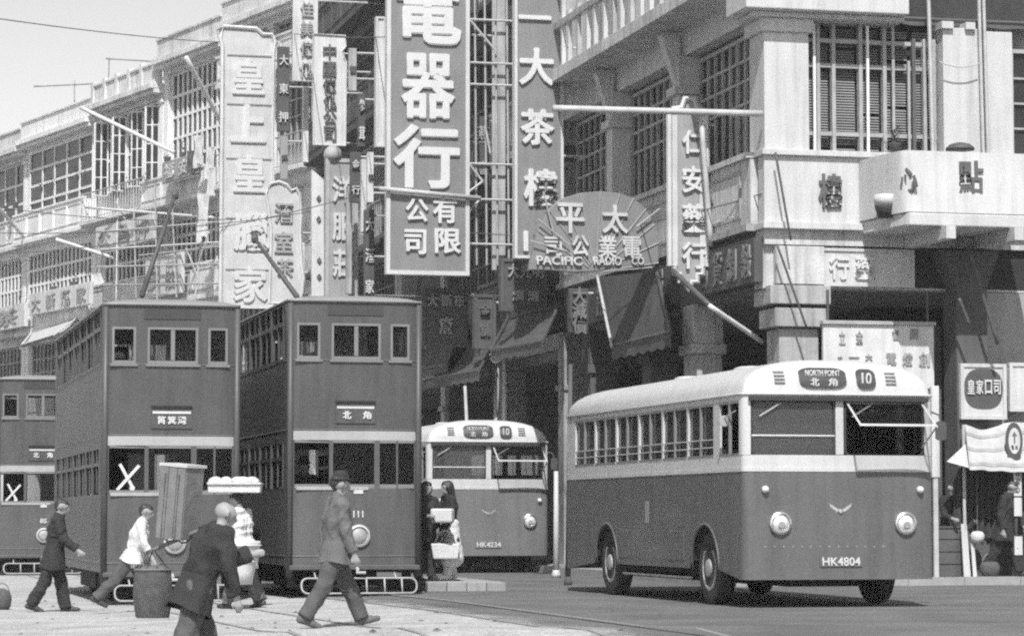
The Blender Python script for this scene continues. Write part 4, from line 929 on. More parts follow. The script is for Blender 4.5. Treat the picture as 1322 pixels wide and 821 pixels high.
# ---------------------------------------------------------------- hanging signs
def hang_sign(label, px0, px1, py0, py1, q, face, border, chars, mt, name='shop_sign', thick=0.16, supports=None, bw_=0.07, bold=0.025, shape=None, group='hanging shop signs', lean=0.0, strips=()):
    """board square to the street, facing the viewer; chars = (text, px, py, w px, h px)"""
    pm = (px0 + px1) / 2; a0 = ST.hit(px0, (py0 + py1) / 2, q=q)[0]; a1 = ST.hit(px1, (py0 + py1) / 2, q=q)[0]
    z0, z1 = ST.hit(pm, py1, q=q)[2], ST.hit(pm, py0, q=q)[2]; k = (a1 - a0) / (px1 - px0); am = (a0 + a1) / 2
    P = ST.w(am, q); root = thing(name, label, 'sign', (P.x, P.y, z0), A, group); root.rotation_euler = (0, lean, A)
    h = z1 - z0; hw = (a1 - a0) / 2
    def lx(px): return (px - pm) * k
    def lz(py): return ST.hit(pm, py, q=q)[2] - z0
    m = MB()
    if shape: m.prism([(lx(u), lz(v)) for u, v in shape], 'y', 0, thick)
    else: m.box(-hw + 0.01, hw - 0.01, 0, thick, 0.01, h - 0.01)
    bd = m.build('board', face, root, bevel=0.01)
    if border:
        m = MB(); b = bw_
        if shape:
            pts = [(lx(u), -0.02, lz(v)) for u, v in shape]; m.tube(pts, b * 0.5, 6, closed=True)
        else:
            m.box(-hw, hw, -0.035, thick + 0.02, 0, b); m.box(-hw, hw, -0.035, thick + 0.02, h - b, h); m.box(-hw, -hw + b, -0.034, thick + 0.02, b, h - b); m.box(hw - b, hw, -0.034, thick + 0.02, b, h - b)
        m.build('border', border, root)
    for u0, u1, v0, v1 in strips: MB().box(lx(u0), lx(u1), -0.03, 0.0, lz(v1), lz(v0)).build('edge_strip', M['signpale'], root)
    for c in chars:
        t, px, py, cw, chh = c[:5]; put(t, c[5] if len(c) > 5 else mt, root, lx(px), -0.035, lz(py), cw * k, chh * k, 0.06, bold)
    if supports:
        for px_, py_ in supports:
            m = MB(); x2 = -am; m.tube([(hw if x2 > hw else -hw, thick / 2, lz(py_)), (x2, thick / 2, lz(py_))], 0.03, 6); m.build('support_bar', M['ltpole'], root)
    return root, lx, lz, bd
S1, lx, lz, _ = hang_sign('tall grey sign with big white characters for an electrical shop', 499, 606, -130, 355, 15.0, M['signgrey'], M['signedge'],
    [('電', 553, 12, 84, 92), ('器', 552, 112, 70, 84), ('行', 550, 203, 86, 82), ('公', 538, 272, 30, 30), ('有', 574, 271, 32, 34), ('司', 536, 313, 28, 32), ('限', 578, 311, 34, 32)], M['letter'], bold=0.035, bw_=0.09)
# lattice bracket between the big sign and the facade
for py in (-60, 22, 78, 106, 209, 255, 313):
    m = MB(); m.tube([(lx(606), 0.1, lz(py)), (lx(672), 0.1, lz(py))], 0.028, 6); m.build('lattice_bar', M['ltpole'], S1)
for px in (614, 627, 641, 656):
    m = MB(); m.tube([(lx(px), 0.16, lz(-120)), (lx(px + 4), 0.16, lz(340))], 0.025, 6); m.build('lattice_post', M['bar'], S1)
for a, b in (((606, 22), (641, 62)), ((606, 209), (624, 232)), ((624, 232), (606, 246)), ((606, 272), (620, 256)), ((627, 160), (634, 195))):
    m = MB(); m.tube([(lx(a[0]), 0.05, lz(a[1])), (lx(b[0]), 0.05, lz(b[1]))], 0.026, 6); m.build('lattice_brace', M['ltpole'], S1)
m = MB(); m.box(lx(640), lx(657), 0.3, 0.36, lz(345), lz(-120)); m.build('back_panel', M['grey'], S1)
m = MB(); m.tube([(lx(489), -0.12, lz(246)), (lx(619), -0.12, lz(255))], 0.05, 8); m.build('cross_pole', M['ltpole'], S1, smooth=True)
hang_sign('tall grey teahouse sign with four white characters in a column', 664, 727, -130, 334, 11.0, M['signgrey'], M['signedge'],
    [('第', 689, -40, 44, 48), ('一', 690, 24, 42, 20), ('大', 692, 87, 46, 48), ('茶', 693, 165, 44, 46), ('樓', 697, 243, 44, 48), ('｜', 678, 312, 6, 26)], M['letter'], bold=0.045, bw_=0.06, supports=[(727, 60), (727, 200)])
hang_sign('grey pharmacy sign with stepped foot hanging by the first-floor windows', 863, 912, 128, 374, 2.6, M['signmid'], M['signpale'],
    [('仁', 895, 184, 30, 30), ('安', 895, 232, 30, 34), ('藥', 895, 282, 32, 36), ('行', 895, 330, 32, 34)], M['letter'], bold=0.03, bw_=0.11,
    shape=[(864, 150), (868, 142), (880, 140), (884, 128), (896, 128), (900, 140), (908, 142), (912, 150), (912, 344), (906, 344), (906, 354), (899, 354), (899, 364), (892, 364), (888, 374), (884, 364), (877, 364), (877, 354), (870, 354), (870, 344), (864, 344)], supports=[(912, 160), (912, 330)], strips=[(864, 874, 150, 344), (903, 912, 150, 344)])
fan = [(683, 350), (686, 335), (694, 300), (708, 272), (724, 258), (748, 250), (775, 247), (800, 249), (818, 255), (834, 268), (845, 288), (850, 312), (850, 338), (842, 344), (806, 345), (770, 350), (740, 352), (712, 350)]
FS, lx, lz, _ = hang_sign('fan-shaped grey radio shop sign lettered PACIFIC RADIO CO', 683, 861, 247, 352, 5.3, M['signgrey'], None,
    [('太', 793, 283, 34, 36), ('平', 735, 283, 36, 38), ('司', 713, 320, 22, 24), ('公', 748, 318, 22, 26), ('業', 783, 319, 24, 28), ('電', 815, 319, 24, 28), ('PACIFIC', 721, 338, 58, 11), ('RADIO', 783, 337, 36, 11), ('CO', 822, 336, 16, 10)], M['signpale'], bold=0.025, bw_=0.05, shape=fan)
for i, (px, py) in enumerate(fan[2:14]):
    m = MB(); m.tube([(lx(768 + (px - 768) * 0.12), -0.01, lz(352 + (py - 352) * 0.12)), (lx(px), -0.01, lz(py))], 0.014, 5); m.build('fan_rib', M['signmid'], FS)
for a, b in (((692, 285), (733, 318)), ((683, 314), (730, 326)), ((850, 268), (820, 292)), ((700, 250), (712, 300))):
    m = MB(); m.tube([(lx(a[0]), -0.09, lz(a[1])), (lx(b[0]), -0.09, lz(b[1]))], 0.016, 6); m.build('stay_rod', M['bar'], FS)
m = MB(); m.tube([(lx(861), 0.08, lz(330)), (lx(892), 0.08, lz(330))], 0.04, 6); m.build('support_bar', M['dkpole'], FS)
KS, lx, lz, _ = hang_sign('tall pale sign with white raised characters and scrolled top, behind the trams', 286, 353, 36, 398, 38.0, M['signpale'], M['signwhite'],
    [('皇', 320, 100, 42, 46), ('上', 320, 160, 46, 50), ('皇', 322, 225, 42, 48), ('臘', 325, 300, 46, 50), ('家', 324, 368, 44, 46)], M['letter'], bold=0.045, bw_=0.13,
    shape=[(286, 398), (286, 62), (283, 50), (287, 36), (330, 37), (338, 44), (350, 44), (354, 54), (352, 66), (353, 398)], supports=[(353, 110), (353, 350)])
for py in (72, 135, 205, 282, 348):
    m = MB(); m.box(lx(292), lx(350), -0.03, 0.0, lz(py) - 0.02, lz(py) + 0.02); m.build('panel_joint', M['signmid'], KS)
hang_sign('pale wavy-edged sign with dark characters in front of the tall pale sign', 344, 388, 236, 392, 35.0, M['signpale'], M['signwhite'],
    [('酒', 366, 275, 24, 26), ('室', 366, 313, 24, 28), ('茶', 368, 346, 22, 24)], M['gletter'], bold=0.03, bw_=0.10,
    shape=[(348, 392), (350, 300), (346, 268), (343, 250), (349, 238), (360, 235), (370, 239), (376, 246), (382, 243), (386, 250), (388, 280), (387, 300), (389, 340), (392, 360), (388, 392)], supports=[(388, 300)])
hang_sign('white furniture sign with dark characters, cut off by the top of the picture', 378, 411, -70, 106, 33.0, M['signwhite'], None,
    [('佳', 396, 13, 17, 20), ('美', 396, 38, 17, 20), ('傢', 396, 64, 17, 20), ('俬', 396, 91, 17, 20)], M['gletter'], bold=0.02, supports=[(411, 0), (411, 90)])
hang_sign('white furniture company sign with six dark characters and a capped top', 404, 446, 45, 188, 30.0, M['signwhite'], M['signwhite'],
    [('中', 425, 67, 17, 18), ('國', 425, 90, 17, 19), ('傢', 425, 111, 17, 19), ('俬', 426, 132, 17, 19), ('公', 426, 152, 17, 18), ('司', 426, 173, 16, 18)], M['dletter'], bold=0.02, bw_=0.05,
    shape=[(405, 188), (404, 45), (446, 46), (446, 60), (442, 65), (444, 74), (447, 80), (446, 188)], supports=[(446, 100)])
G3, lx, lz, _ = hang_sign('dim grey sign with three raised pale characters behind the right tram', 420, 462, 205, 392, 27.0, M['signmid'], M['bar'],
    [('洋', 442, 245, 27, 36), ('服', 442, 293, 27, 36), ('莊', 443, 340, 27, 36)], M['signedge'], bold=0.03, bw_=0.10, supports=[(462, 208), (462, 330)])
m = MB(); m.lathe([(0.18, -0.05), (0.26, 0.06), (0.22, 0.22), (0.1, 0.34)], (lx(430), 0.08, lz(205)), 'z', 14); m.build('finial', M['bar'], G3, smooth=True)
hang_sign('narrow white upright board with dark spots beside the dim grey sign', 402, 419, 220, 392, 28.0, M['signwhite'], None, [('◆', 411, 256, 6, 8), ('◆', 411, 283, 6, 8), ('◆', 412, 336, 6, 8), ('◆', 412, 357, 6, 8)], M['dletter'], shape=[(403, 392), (402, 219), (418, 232), (419, 392)], supports=[(419, 240), (419, 380)])
hang_sign('narrow white upright board left of the tall electrical shop sign', 485, 498, 22, 190, 17.0, M['signwhite'], M['signedge'], [], M['dletter'], bw_=0.05, supports=[(498, 40), (498, 180)])
hang_sign('dim grey signboard with dark characters hanging below the teahouse sign', 646, 706, 334, 402, 12.6, M['dimsign'], M['dkgrey'],
    [('大', 662, 350, 14, 18), ('光', 678, 350, 14, 18), ('明', 694, 350, 14, 18), ('綢', 668, 382, 14, 14), ('緞', 688, 382, 14, 14)], M['gletter'], supports=[(706, 340)])
hang_sign('small dim shop sign under the electrical shop sign', 545, 604, 372, 448, 16.5, M['dimsign'], M['dkgrey'],
    [('大', 558, 388, 14, 16), ('新', 576, 388, 14, 16), ('布', 592, 388, 14, 16), ('廠', 576, 420, 18, 22)], M['gletter'], supports=[(604, 380)])
hang_sign('small dim vertical sign over the farther bus roof', 612, 640, 380, 450, 14.5, M['dkgrey'], M['dimsign'], [('金', 626, 400, 14, 16), ('舖', 626, 426, 14, 16)], M['dletter'], supports=[(640, 390)])
for i, (a, b, c, d, q, t, lab) in enumerate(((462, 472, 120, 190, 24, '參茸', 'slim dim sign right of the white furniture company sign'), (470, 484, 270, 390, 22, '大酒家', 'slim pale-lettered sign beside the electrical shop sign'), (447, 455, 240, 380, 26, '', 'slim pale strip sign behind the right tram'))):
    n_ = max(1, len(t)); hang_sign(lab, a, b, c, d, q, M['dimsign'] if i < 2 else M['grey'], None, [(ch, (a + b) / 2, c + (d - c) * (j + 0.5) / n_, (b - a) * 0.8, 18) for j, ch in enumerate(t)], M['signpale'], supports=[(b, c + 8)])
# signs on the far facades
def flat_sign(label, px0, px1, py0, py1, p, face, chars, mt, q=None):
    fr = FAR; A0 = fr.hit(px0, (py0 + py1) / 2, p=p); A1 = fr.hit(px1, (py0 + py1) / 2, p=p); z0, z1 = fr.hit((px0 + px1) / 2, py1, p=p)[2], fr.hit((px0 + px1) / 2, py0, p=p)[2]
    P = fr.w(p, min(A0[1], A1[1])); wd = abs(A1[1] - A0[1]); root = thing('shop_sign', label, 'sign', (P.x, P.y, z0), fr.a, 'signs on the far facades')
    MB().box(-0.08, 0.08, 0, wd, 0, z1 - z0).build('board', face, root, bevel=0.01)
    for i, ch in enumerate(chars): put(ch, mt, root, -0.1, wd * (len(chars) - i - 0.5) / len(chars), (z1 - z0) / 2, wd / len(chars) * 0.62, (z1 - z0) * 0.72, 0.05, 0.03, rz=-math.pi / 2)
    return root
flat_sign('white signboard with grey characters above the left tram, on the cream house', 40, 118, 372, 400, -0.75, M['signwhite'], '大新酒家', M['gletter'])
flat_sign('pale signboard with characters under the bars of the pale shophouse', 126, 200, 285, 318, -1.0, M['signwhite'], '公昌押', M['gletter'])
flat_sign('small grey panel sign on the weathered balconied house', 212, 250, 205, 232, -1.25, M['signmid'], '福安', M['signpale'])
flat_sign('white hanging board low on the weathered house above the left tram', 190, 236, 330, 382, -0.9, M['signwhite'], '綢莊', M['gletter'])
flat_sign('white banner board at the far left edge above the far tram', -8, 34, 395, 425, -0.8, M['signwhite'], '茶', M['gletter'])
# signboards at the corner
def board_front(label, px0, px1, py0, py1, q, face, rows, mt, name='shop_sign', border=None):
    a0, a1 = Fz(px0, (py0 + py1) / 2, q)[0], Fz(px1, (py0 + py1) / 2, q)[0]; z0, z1 = Fz(px0, py1, q)[1], Fz(px0, py0, q)[1]
    P = ST.w((a0 + a1) / 2, q); root = thing(name, label, 'sign', (P.x, P.y, z0), A, 'signboards at the corner building'); hw = (a1 - a0) / 2; h = z1 - z0; k = (a1 - a0) / (px1 - px0)
    MB().box(-hw, hw, 0, 0.08, 0, h).build('board', face, root, bevel=0.008)
    if border:
        m = MB()
        for c in ((-hw, hw, 0, 0.06), (-hw, hw, h - 0.06, h), (-hw, -hw + 0.06, 0.06, h - 0.06), (hw - 0.06, hw, 0.06, h - 0.06)): m.box(c[0], c[1], -0.025, 0.0, c[2], c[3])
        m.build('border', border, root)
    for t, px, py, cw, chh in rows: put(t, mt, root, (px - (px0 + px1) / 2) * k, -0.012, Fz(px, py, q)[1] - z0, cw * k, chh * k, 0.03, 0.015)
    return root, k, hw, h
wb_, k, hw_, h_ = board_front('white noticeboard with dark characters hung behind the nearer bus roof', 1063, 1206, 418, 500, -0.25, M['signwhite'], [('立', 1087, 436, 8, 16), ('金', 1109, 435, 9, 17), ('督', 1156, 432, 9, 13), ('國', 1180, 431, 10, 13), ('寸', 1084, 463, 6, 8), ('一', 1102, 461, 13, 6), ('大', 1121, 461, 9, 8), ('電', 1150, 463, 13, 14), ('燈', 1171, 464, 13, 16), ('創', 1193, 464, 14, 18)], M['gletter'])
MB().box(-hw_ - 0.02, hw_ + 0.02, -0.05, 0.12, h_, h_ + 0.06).build('head_rail', M['bar'], wb_)
for s in (-0.9, 0.9): MB().tube([(s, 0.04, h_ + 0.05), (s, 0.04, zBeam - 0.03 - wb_.location.z)], 0.025, 6).build('hanger', M['dkpole'], wb_)
ad, k, hw_, h_ = board_front('framed advertisement with a dark oval and white characters on the side wall', 1240, 1299, 469, 541, -0.50, M['signpale'], [], M['letter'], border=M['white'])
m = MB(); m.prism([(hw_ * 0.84 * math.copysign(abs(math.cos(t)) ** 0.7, math.cos(t)), h_ * 0.55 + h_ * 0.36 * math.copysign(abs(math.sin(t)) ** 0.8, math.sin(t))) for t in [2 * math.pi * i / 28 for i in range(28)]], 'y', -0.012, 0.0); m.build('oval', M['dimsign'], ad)
for i, ch in enumerate('皇家口司'): put(ch, M['letter'], ad, (-1.5 + i) * hw_ * 0.38, -0.03, h_ * 0.58, hw_ * 0.30, h_ * 0.26, 0.02, 0.02)
for a in (-0.3, 0.3): MB().box(a - 0.03, a + 0.03, 0.08, 0.52, h_ - 0.2, h_ - 0.14).build('wall_bracket', M['dkpole'], ad)
bb, *_ = board_front('plain white board beside the framed oval advertisement', 1303, 1345, 468, 531, -0.50, M['signwhite'], [], M['letter'], border=M['signedge'])
for a in (-0.2, 0.2): MB().box(a - 0.03, a + 0.03, 0.08, 0.52, 0.2, 0.26).build('wall_bracket', M['dkpole'], bb)
wp = board_front('narrow white upright board between the nearer bus and the stall', 1203, 1213, 498, 616, -0.6, M['signwhite'], [], M['letter'], name='upright_board')[0]
MB().box(-0.04, 0.04, 0.02, 0.07, 0.125 - wp.location.z, 0.01).build('post', M['ltpole'], wp)

# ---------------------------------------------------------------- awnings, poles, cables
def pole(label, a, b, r, mt, name='bamboo_pole', cat='pole', group='poles jutting over the street', r2=None):
    a, b = Vector(a), Vector(b); m = MB(); n = 7; pts = [a + (b - a) * i / n for i in range(n + 1)]
    m.tube([p - a for p in pts], r, 8, r2); o = m.build(name, mt, None, smooth=True); o.location = a; return tag(o, label, cat, group)
def sp(px, py, q): a = ST.hit(px, py, q=q); return ST.w(a[0], q, a[2])
def fp(px, py, p): a = FAR.hit(px, py, p=p); return FAR.w(a[0], a[1], a[2])
pole('long pale pipe reaching level from the corner column to the teahouse sign', sp(984, 147, -0.15), sp(714, 140, -0.15), 0.055, M['ltpole'], 'sign_boom')
pole('bright sloping pole against the dark arcade behind the nearer bus roof', sp(984, 441, 0.9), sp(916, 395, 0.2), 0.045, M['bamboo'], group=None)
pole('dark and white sloping rod below the fan-shaped sign', sp(918, 396, 0.6), sp(868, 349, 1.6), 0.05, M['dkpole'], 'sign_stay')
pole('thin pale upright pipe right of the stepped pharmacy sign', sp(918, 318, 2.3), sp(906, 162, 2.3), 0.05, M['ltpole'], 'upright_pipe')
pole('white pole slanting across the cornice of the cream house', fp(225, 197, -0.8), fp(104, 139, -3.0), 0.07, M['bamboo'])
pole('white pole slanting steeply beside the tall pale sign', fp(286, 160, -0.6), fp(240, 74, -2.5), 0.08, M['bamboo'])
pole('white pole slanting before the lower windows of the cream house', fp(158, 337, -0.6), fp(72, 309, -3.0), 0.07, M['bamboo'])
pole('short white pole at the left edge over the cream shophouse balcony', fp(30, 305, -0.6), fp(-4, 266, -2.6), 0.07, M['bamboo'])
pole('white pole between the balcony and the bamboo scaffold', fp(290, 282, -0.6), fp(112, 268, -1.8), 0.045, M['bamboo'])
for i, (a, b) in enumerate((((1001, 197), (1021, 310)), ((1003, 315), (1042, 425)))):
    pole('thin dark %s rod on the face of the corner %s' % (('upper', 'parapet') if i == 0 else ('lower', 'pillar')), sp(a[0], a[1], -0.35), sp(b[0], b[1], -0.45), 0.02, M['dkpole'], 'wall_rod', group='dark rods on the corner building')
pole('dark rod hanging under the bowed balcony', sp(1250, 318, -0.9), sp(1288, 445, -0.9), 0.03, M['dkpole'], 'wall_rod', group='dark rods on the corner building')
pole('shorter dark rod beside the flared column', sp(1238, 385, -0.9), sp(1252, 420, -0.9), 0.03, M['dkpole'], 'wall_rod', group='dark rods on the corner building')
# bamboo scaffold with loose poles on the weathered houses
scf = thing('bamboo_scaffold', 'loose scaffold of thin pale poles across the houses above the left tram', 'scaffold', fp(215, 668, -1.4))
def loc_s(v): return v - scf.location
for a, b in (((152, 256), (150, 384)), ((172, 245), (176, 384)), ((200, 238), (203, 384)), ((222, 260), (228, 384)), ((262, 290), (252, 384)), ((120, 300), (300, 285)), ((130, 322), (295, 312)), ((118, 345), (300, 340)), ((130, 368), (296, 366)), ((150, 260), (170, 300)), ((240, 320), (262, 372)), ((270, 300), (242, 380)), ((180, 330), (288, 318))):
    m = MB(); m.tube([loc_s(fp(a[0], a[1], -1.4)), loc_s(fp(b[0], b[1], -1.4))], 0.032, 5); m.build('scaffold_pole', random.choice((M['bamboo'], M['ltpole'], M['bar'])), scf)
for px in (150, 203, 252, 298):
    m = MB(); m.tube([loc_s(fp(px, 384, -1.4)), loc_s(Vector((fp(px, 384, -1.4).x, fp(px, 384, -1.4).y, 0.1)))], 0.04, 5); m.build('scaffold_pole', M['bar'], scf)
# laundry on the weathered house
for i, (px, py, w_, h_, mt, lab) in enumerate(((256, 175, 14, 40, 'ltcloth', 'pale laundry hung highest on the weathered house'), (272, 190, 12, 30, 'whcloth', 'white laundry hanging beside the tall pale sign'), (262, 250, 18, 60, 'ltcloth', 'long pale cloth hanging from the lower balcony'), (246, 195, 12, 26, 'midcloth', 'grey shirt-like cloth on the weathered balcony'))):
    P = fp(px, py, -1.5); s = 33.0 * 3600 / P.y / 33.0 / 1.0; k_ = P.y / 3600; m = MB(); n = 8; vs = []
    for r_ in range(6):
        for c in range(n + 1): vs.append(((c / n - 0.5) * w_ * k_ * (1 - 0.1 * math.sin(r_)), 0.08 * math.sin(c * 1.9 + r_ * 0.6), -r_ / 5 * h_ * k_ * (1 + 0.08 * math.sin(c))))
    m.add(vs, [(r_ * (n + 1) + c, r_ * (n + 1) + c + 1, (r_ + 1) * (n + 1) + c + 1, (r_ + 1) * (n + 1) + c) for r_ in range(5) for c in range(n)])
    o = m.build('laundry', M[mt], None, smooth=True, solid=0.02); o.location = P; o.rotation_euler = (0, 0, R(-25)); tag(o, lab, 'laundry', 'laundry on the far houses')
def cable(label, a, b, sag=0.2, r=0.012, mt='wire'):
    a, b = Vector(a), Vector(b); m = MB(); m.tube([(b - a) * (i / 12) - Vector((0, 0, sag * 4 * (i / 12) * (1 - i / 12))) for i in range(13)], r, 5)
    o = m.build('overhead_cable', M[mt], None, smooth=True); o.location = a; tag(o, label, 'cable', 'overhead cables')
cable('thin cable crossing the pale sky from the top left corner', atY(-60, 16, 62), fp(300, 56, -0.3), 0.1, 0.014)
cable('thin cable running to the tall pale sign above the left tram roof', atY(-40, 300, 70), sp(420, 270, 32), 0.25)
cable('thin cable crossing before the scaffold houses', atY(-40, 262, 75), sp(300, 283, 38), 0.2)
cable('thin cable passing behind both trolley poles', atY(-40, 330, 66), sp(470, 250, 24), 0.3)
cable('thin cable between the electrical sign and the corner building', sp(606, 300, 15), sp(984, 250, 0), 0.3)
cable('thin cable from the white furniture sign to the electrical sign', sp(380, 44, 33), sp(500, 48, 15.2), 0.05)
cable('thin loose cable draped on the right pier of the corner building', sp(1213, 80, -0.3), sp(1264, 82, -0.3), 0.08, 0.012, 'ltpole')
# canvas awnings
def awning(label, pts, valance, mt='awning', edge='ltpole', name='awning'):
    P = [Vector(p) for p in pts]; o_ = P[0].copy(); root = thing(name, label, 'awning', o_, 0, 'canvas awnings'); P = [p - o_ for p in P]; n = 12; m = MB(); vs = []
    for j in range(7):
        for i in range(n + 1):
            u, v = i / n, j / 6; a = P[0].lerp(P[1], u); b = P[3].lerp(P[2], u); c = a.lerp(b, v); c.z -= 0.10 * math.sin(v * math.pi) * (1 + 0.4 * math.sin(u * 14)); vs.append(c)
    m.add(vs, [(j * (n + 1) + i, j * (n + 1) + i + 1, (j + 1) * (n + 1) + i + 1, (j + 1) * (n + 1) + i) for j in range(6) for i in range(n)])
    m.build('canvas', M[mt], root, smooth=True, solid=0.015)
    if valance:
        m = MB(); vs = []
        for i in range(n * 3 + 1):
            u = i / (n * 3); a = P[3].lerp(P[2], u); vs += [a, a - Vector((0, 0, valance * (0.8 + 0.2 * abs(math.sin(u * 20)))))]
        m.add(vs, [(2 * i, 2 * i + 2, 2 * i + 3, 2 * i + 1) for i in range(n * 3)]); m.build('valance', M['dkgrey'], root, solid=0.012)
    for a, b in ((P[0], P[3]), (P[1], P[2]), (P[3], P[2])): MB().tube([a, b], 0.035, 6).build('awning_rod', M[edge], root)
    return root
def stp(px, py, p): a = ST.hit(px, py, p=p); return ST.w(p, a[1], a[2])
awning('dark canvas awning dropped before the arcade left of the bright sloping pole', [stp(773, 358, -0.25), stp(848, 350, -0.25), stp(866, 428, -0.55), stp(790, 446, -0.55)], 0.3, edge='dkpole')
awning('grey awning over the arcade behind the farther bus', [stp(660, 402, -0.3), stp(722, 392, -0.3), stp(700, 440, -1.6), stp(634, 452, -1.6)], 0.25, 'awning', 'dkpole')
awning('dim awning under the small shop sign right of the right tram', [stp(600, 430, -0.3), stp(650, 422, -0.3), stp(618, 478, -1.7), stp(560, 488, -1.7)], 0.25, 'awning', 'dkpole')
awning('dim sunblind beside the right tram at upper deck height', [stp(560, 400, -0.3), stp(604, 398, -0.3), stp(578, 470, -1.6), stp(536, 478, -1.6)], 0.2, 'awning', 'dkpole')
pole('pale rod along the left edge of the dropped canvas awning', stp(790, 448, -0.62), stp(771, 356, -0.35), 0.03, M['ltpole'], 'awning_stay', 'rod', None)
# loose dark sheet under the cornice, top right
zc_ = zCor
awning('dark canvas bundled under the eaves at the top right', [sp(1161, -60, -0.02), sp(1400, -60, -0.02), sp(1400, 34, 0.1), sp(1164, 24, 0.1)], 0.12, 'cloth', 'dkpole')
awning('pale awning on the far house above the roof of the far tram', [fp(42, 428, -0.4), fp(100, 410, -0.4), fp(70, 432, -2.6), fp(28, 445, -2.6)], 0.15, 'stripe', 'bamboo')
# tall street posts
def street_post(label, px, py_top, Y, r=0.07, mt='ltpole', ball=True, lean=0.0):
    b = atY(px, HORIZON, Y); zt_ = atY(px, py_top, Y).z; root = thing('street_post', label, 'post', (b.x, b.y, 0.12 if ST.l(b)[0] > -KO else gz(b.x, b.y)), 0, 'street posts'); h = zt_ - root.location.z
    m = MB(); m.tube([(0, 0, 0), (lean * 0.5, 0, h * 0.5), (lean, 0, h)], r * 1.2, 10, r * 0.85); m.build('shaft', M[mt], root, smooth=True)
    MB().lathe([(r * 1.7, 0), (r * 1.7, 0.06), (r * 1.4, 0.12), (r * 1.2, 0.14)], (0, 0, 0), 'z', 12).build('base', M[mt], root, smooth=True)
    if ball: MB().lathe([(0.03, 0), (0.13, 0.08), (0.17, 0.2), (0.13, 0.32), (0.03, 0.4)], (lean, 0, h), 'z', 14).build('lamp_globe', M['lens'], root, smooth=True)
    return root
street_post('pale post with a globe behind the farther bus roof', 641, 470, 62.0, 0.07, 'bar')
street_post('thin pale post right of the globe post', 652, 455, 60.0, 0.06, 'bar', False)
street_post('pale post close behind the tail of the nearer bus', 733, 470, 46.8, 0.04, 'dkgrey', False, 0.05)
street_post('white painted post between the two buses', 718, 608, 52.5, 0.05, 'signpale', False)
street_post('thin upright pole over the farther bus, leaning', 612, 498, 60.5, 0.04, 'bar', False, -0.2)
# stall with cloth awning
sq = -0.75
def sl(px, py, q=sq): a = ST.hit(px, py, q=q); return Vector((a[0], q, a[2]))
SB = ST.w(sl(1270, 740)[0], sq, 0.125); STALL = thing('street_stall', 'street stall with pale cloth awning and dark drapes at the right edge', 'stall', SB, A); so = Vector((sl(1270, 740)[0], sq, 0.125))
m = MB(); n = 26; vs = []
for j in range(7):
    for i in range(n + 1):
        u, v = i / n, j / 6; a = sl(1246, 548, -0.62).lerp(sl(1345, 544, -0.62), u); b = sl(1252, 606, -1.15).lerp(sl(1345, 611, -1.15), u); c = a.lerp(b, v) - so
        c.z -= 0.10 * math.sin(min(1, u * 2.0) * math.pi) * (1 - v) ** 1.5; c.y += 0.02 * math.sin(u * 31) * v; c.z += 0.008 * math.sin(u * 23 + v * 4); vs.append(c)
m.add(vs, [(j * (n + 1) + i, j * (n + 1) + i + 1, (j + 1) * (n + 1) + i + 1, (j + 1) * (n + 1) + i) for j in range(6) for i in range(n)])
ac = m.build('cloth_awning', M['stripe'], STALL, smooth=True, solid=0.01)
for j in (1, 3, 5):
    m = MB(); m.add([tuple(Vector(vs[j * (n + 1) + i]) + Vector((0, -0.012, 0.008))) for i in range(n + 1)] + [tuple(Vector(vs[j * (n + 1) + i]).lerp(Vector(vs[min(6, j + 1) * (n + 1) + i]), 0.45) + Vector((0, -0.012, 0.008))) for i in range(n + 1)], [(i, i + 1, n + 2 + i, n + 1 + i) for i in range(n)]); m.build('cloth_stripe', M['signmid'], ac, smooth=True)
m = MB(); m.add([sl(1248, 572, -0.66) - so, sl(1222, 596, -0.9) - so, sl(1258, 606, -1.1) - so], [(0, 1, 2)]); m.build('cloth_corner', M['stripe'], STALL, solid=0.012)
for px in (1244, 1338):
    m = MB(); p = sl(px, 548, -0.62) - so; m.tube([(p.x, p.y, 0), p], 0.03, 8); m.build('stall_post', M['ltpole'], STALL)
for px0, px1, pyb in ((1232, 1262, 682), (1262, 1292, 694), (1292, 1345, 660)):
    m = MB(); vs = []; nn = 14
    for j in range(2):
        for i in range(nn + 1):
            u = i / nn; c = sl(px0 + (px1 - px0) * u, 604 if j == 0 else pyb, -0.45) - so; c.y += 0.05 * math.sin(i * 1.7); vs.append(c)
    m.add(vs, [(i, i + 1, nn + 2 + i, nn + 1 + i) for i in range(nn)]); m.build('drape', M['cloth'], STALL, smooth=True, solid=0.015)
m = MB(); a, b = sl(1240, 670, -0.3) - so, sl(1345, 670, -0.3) - so; m.box(a.x, b.x, 0.4, 1.2, 0.0, 0.85); m.build('counter', M['dark'], STALL)
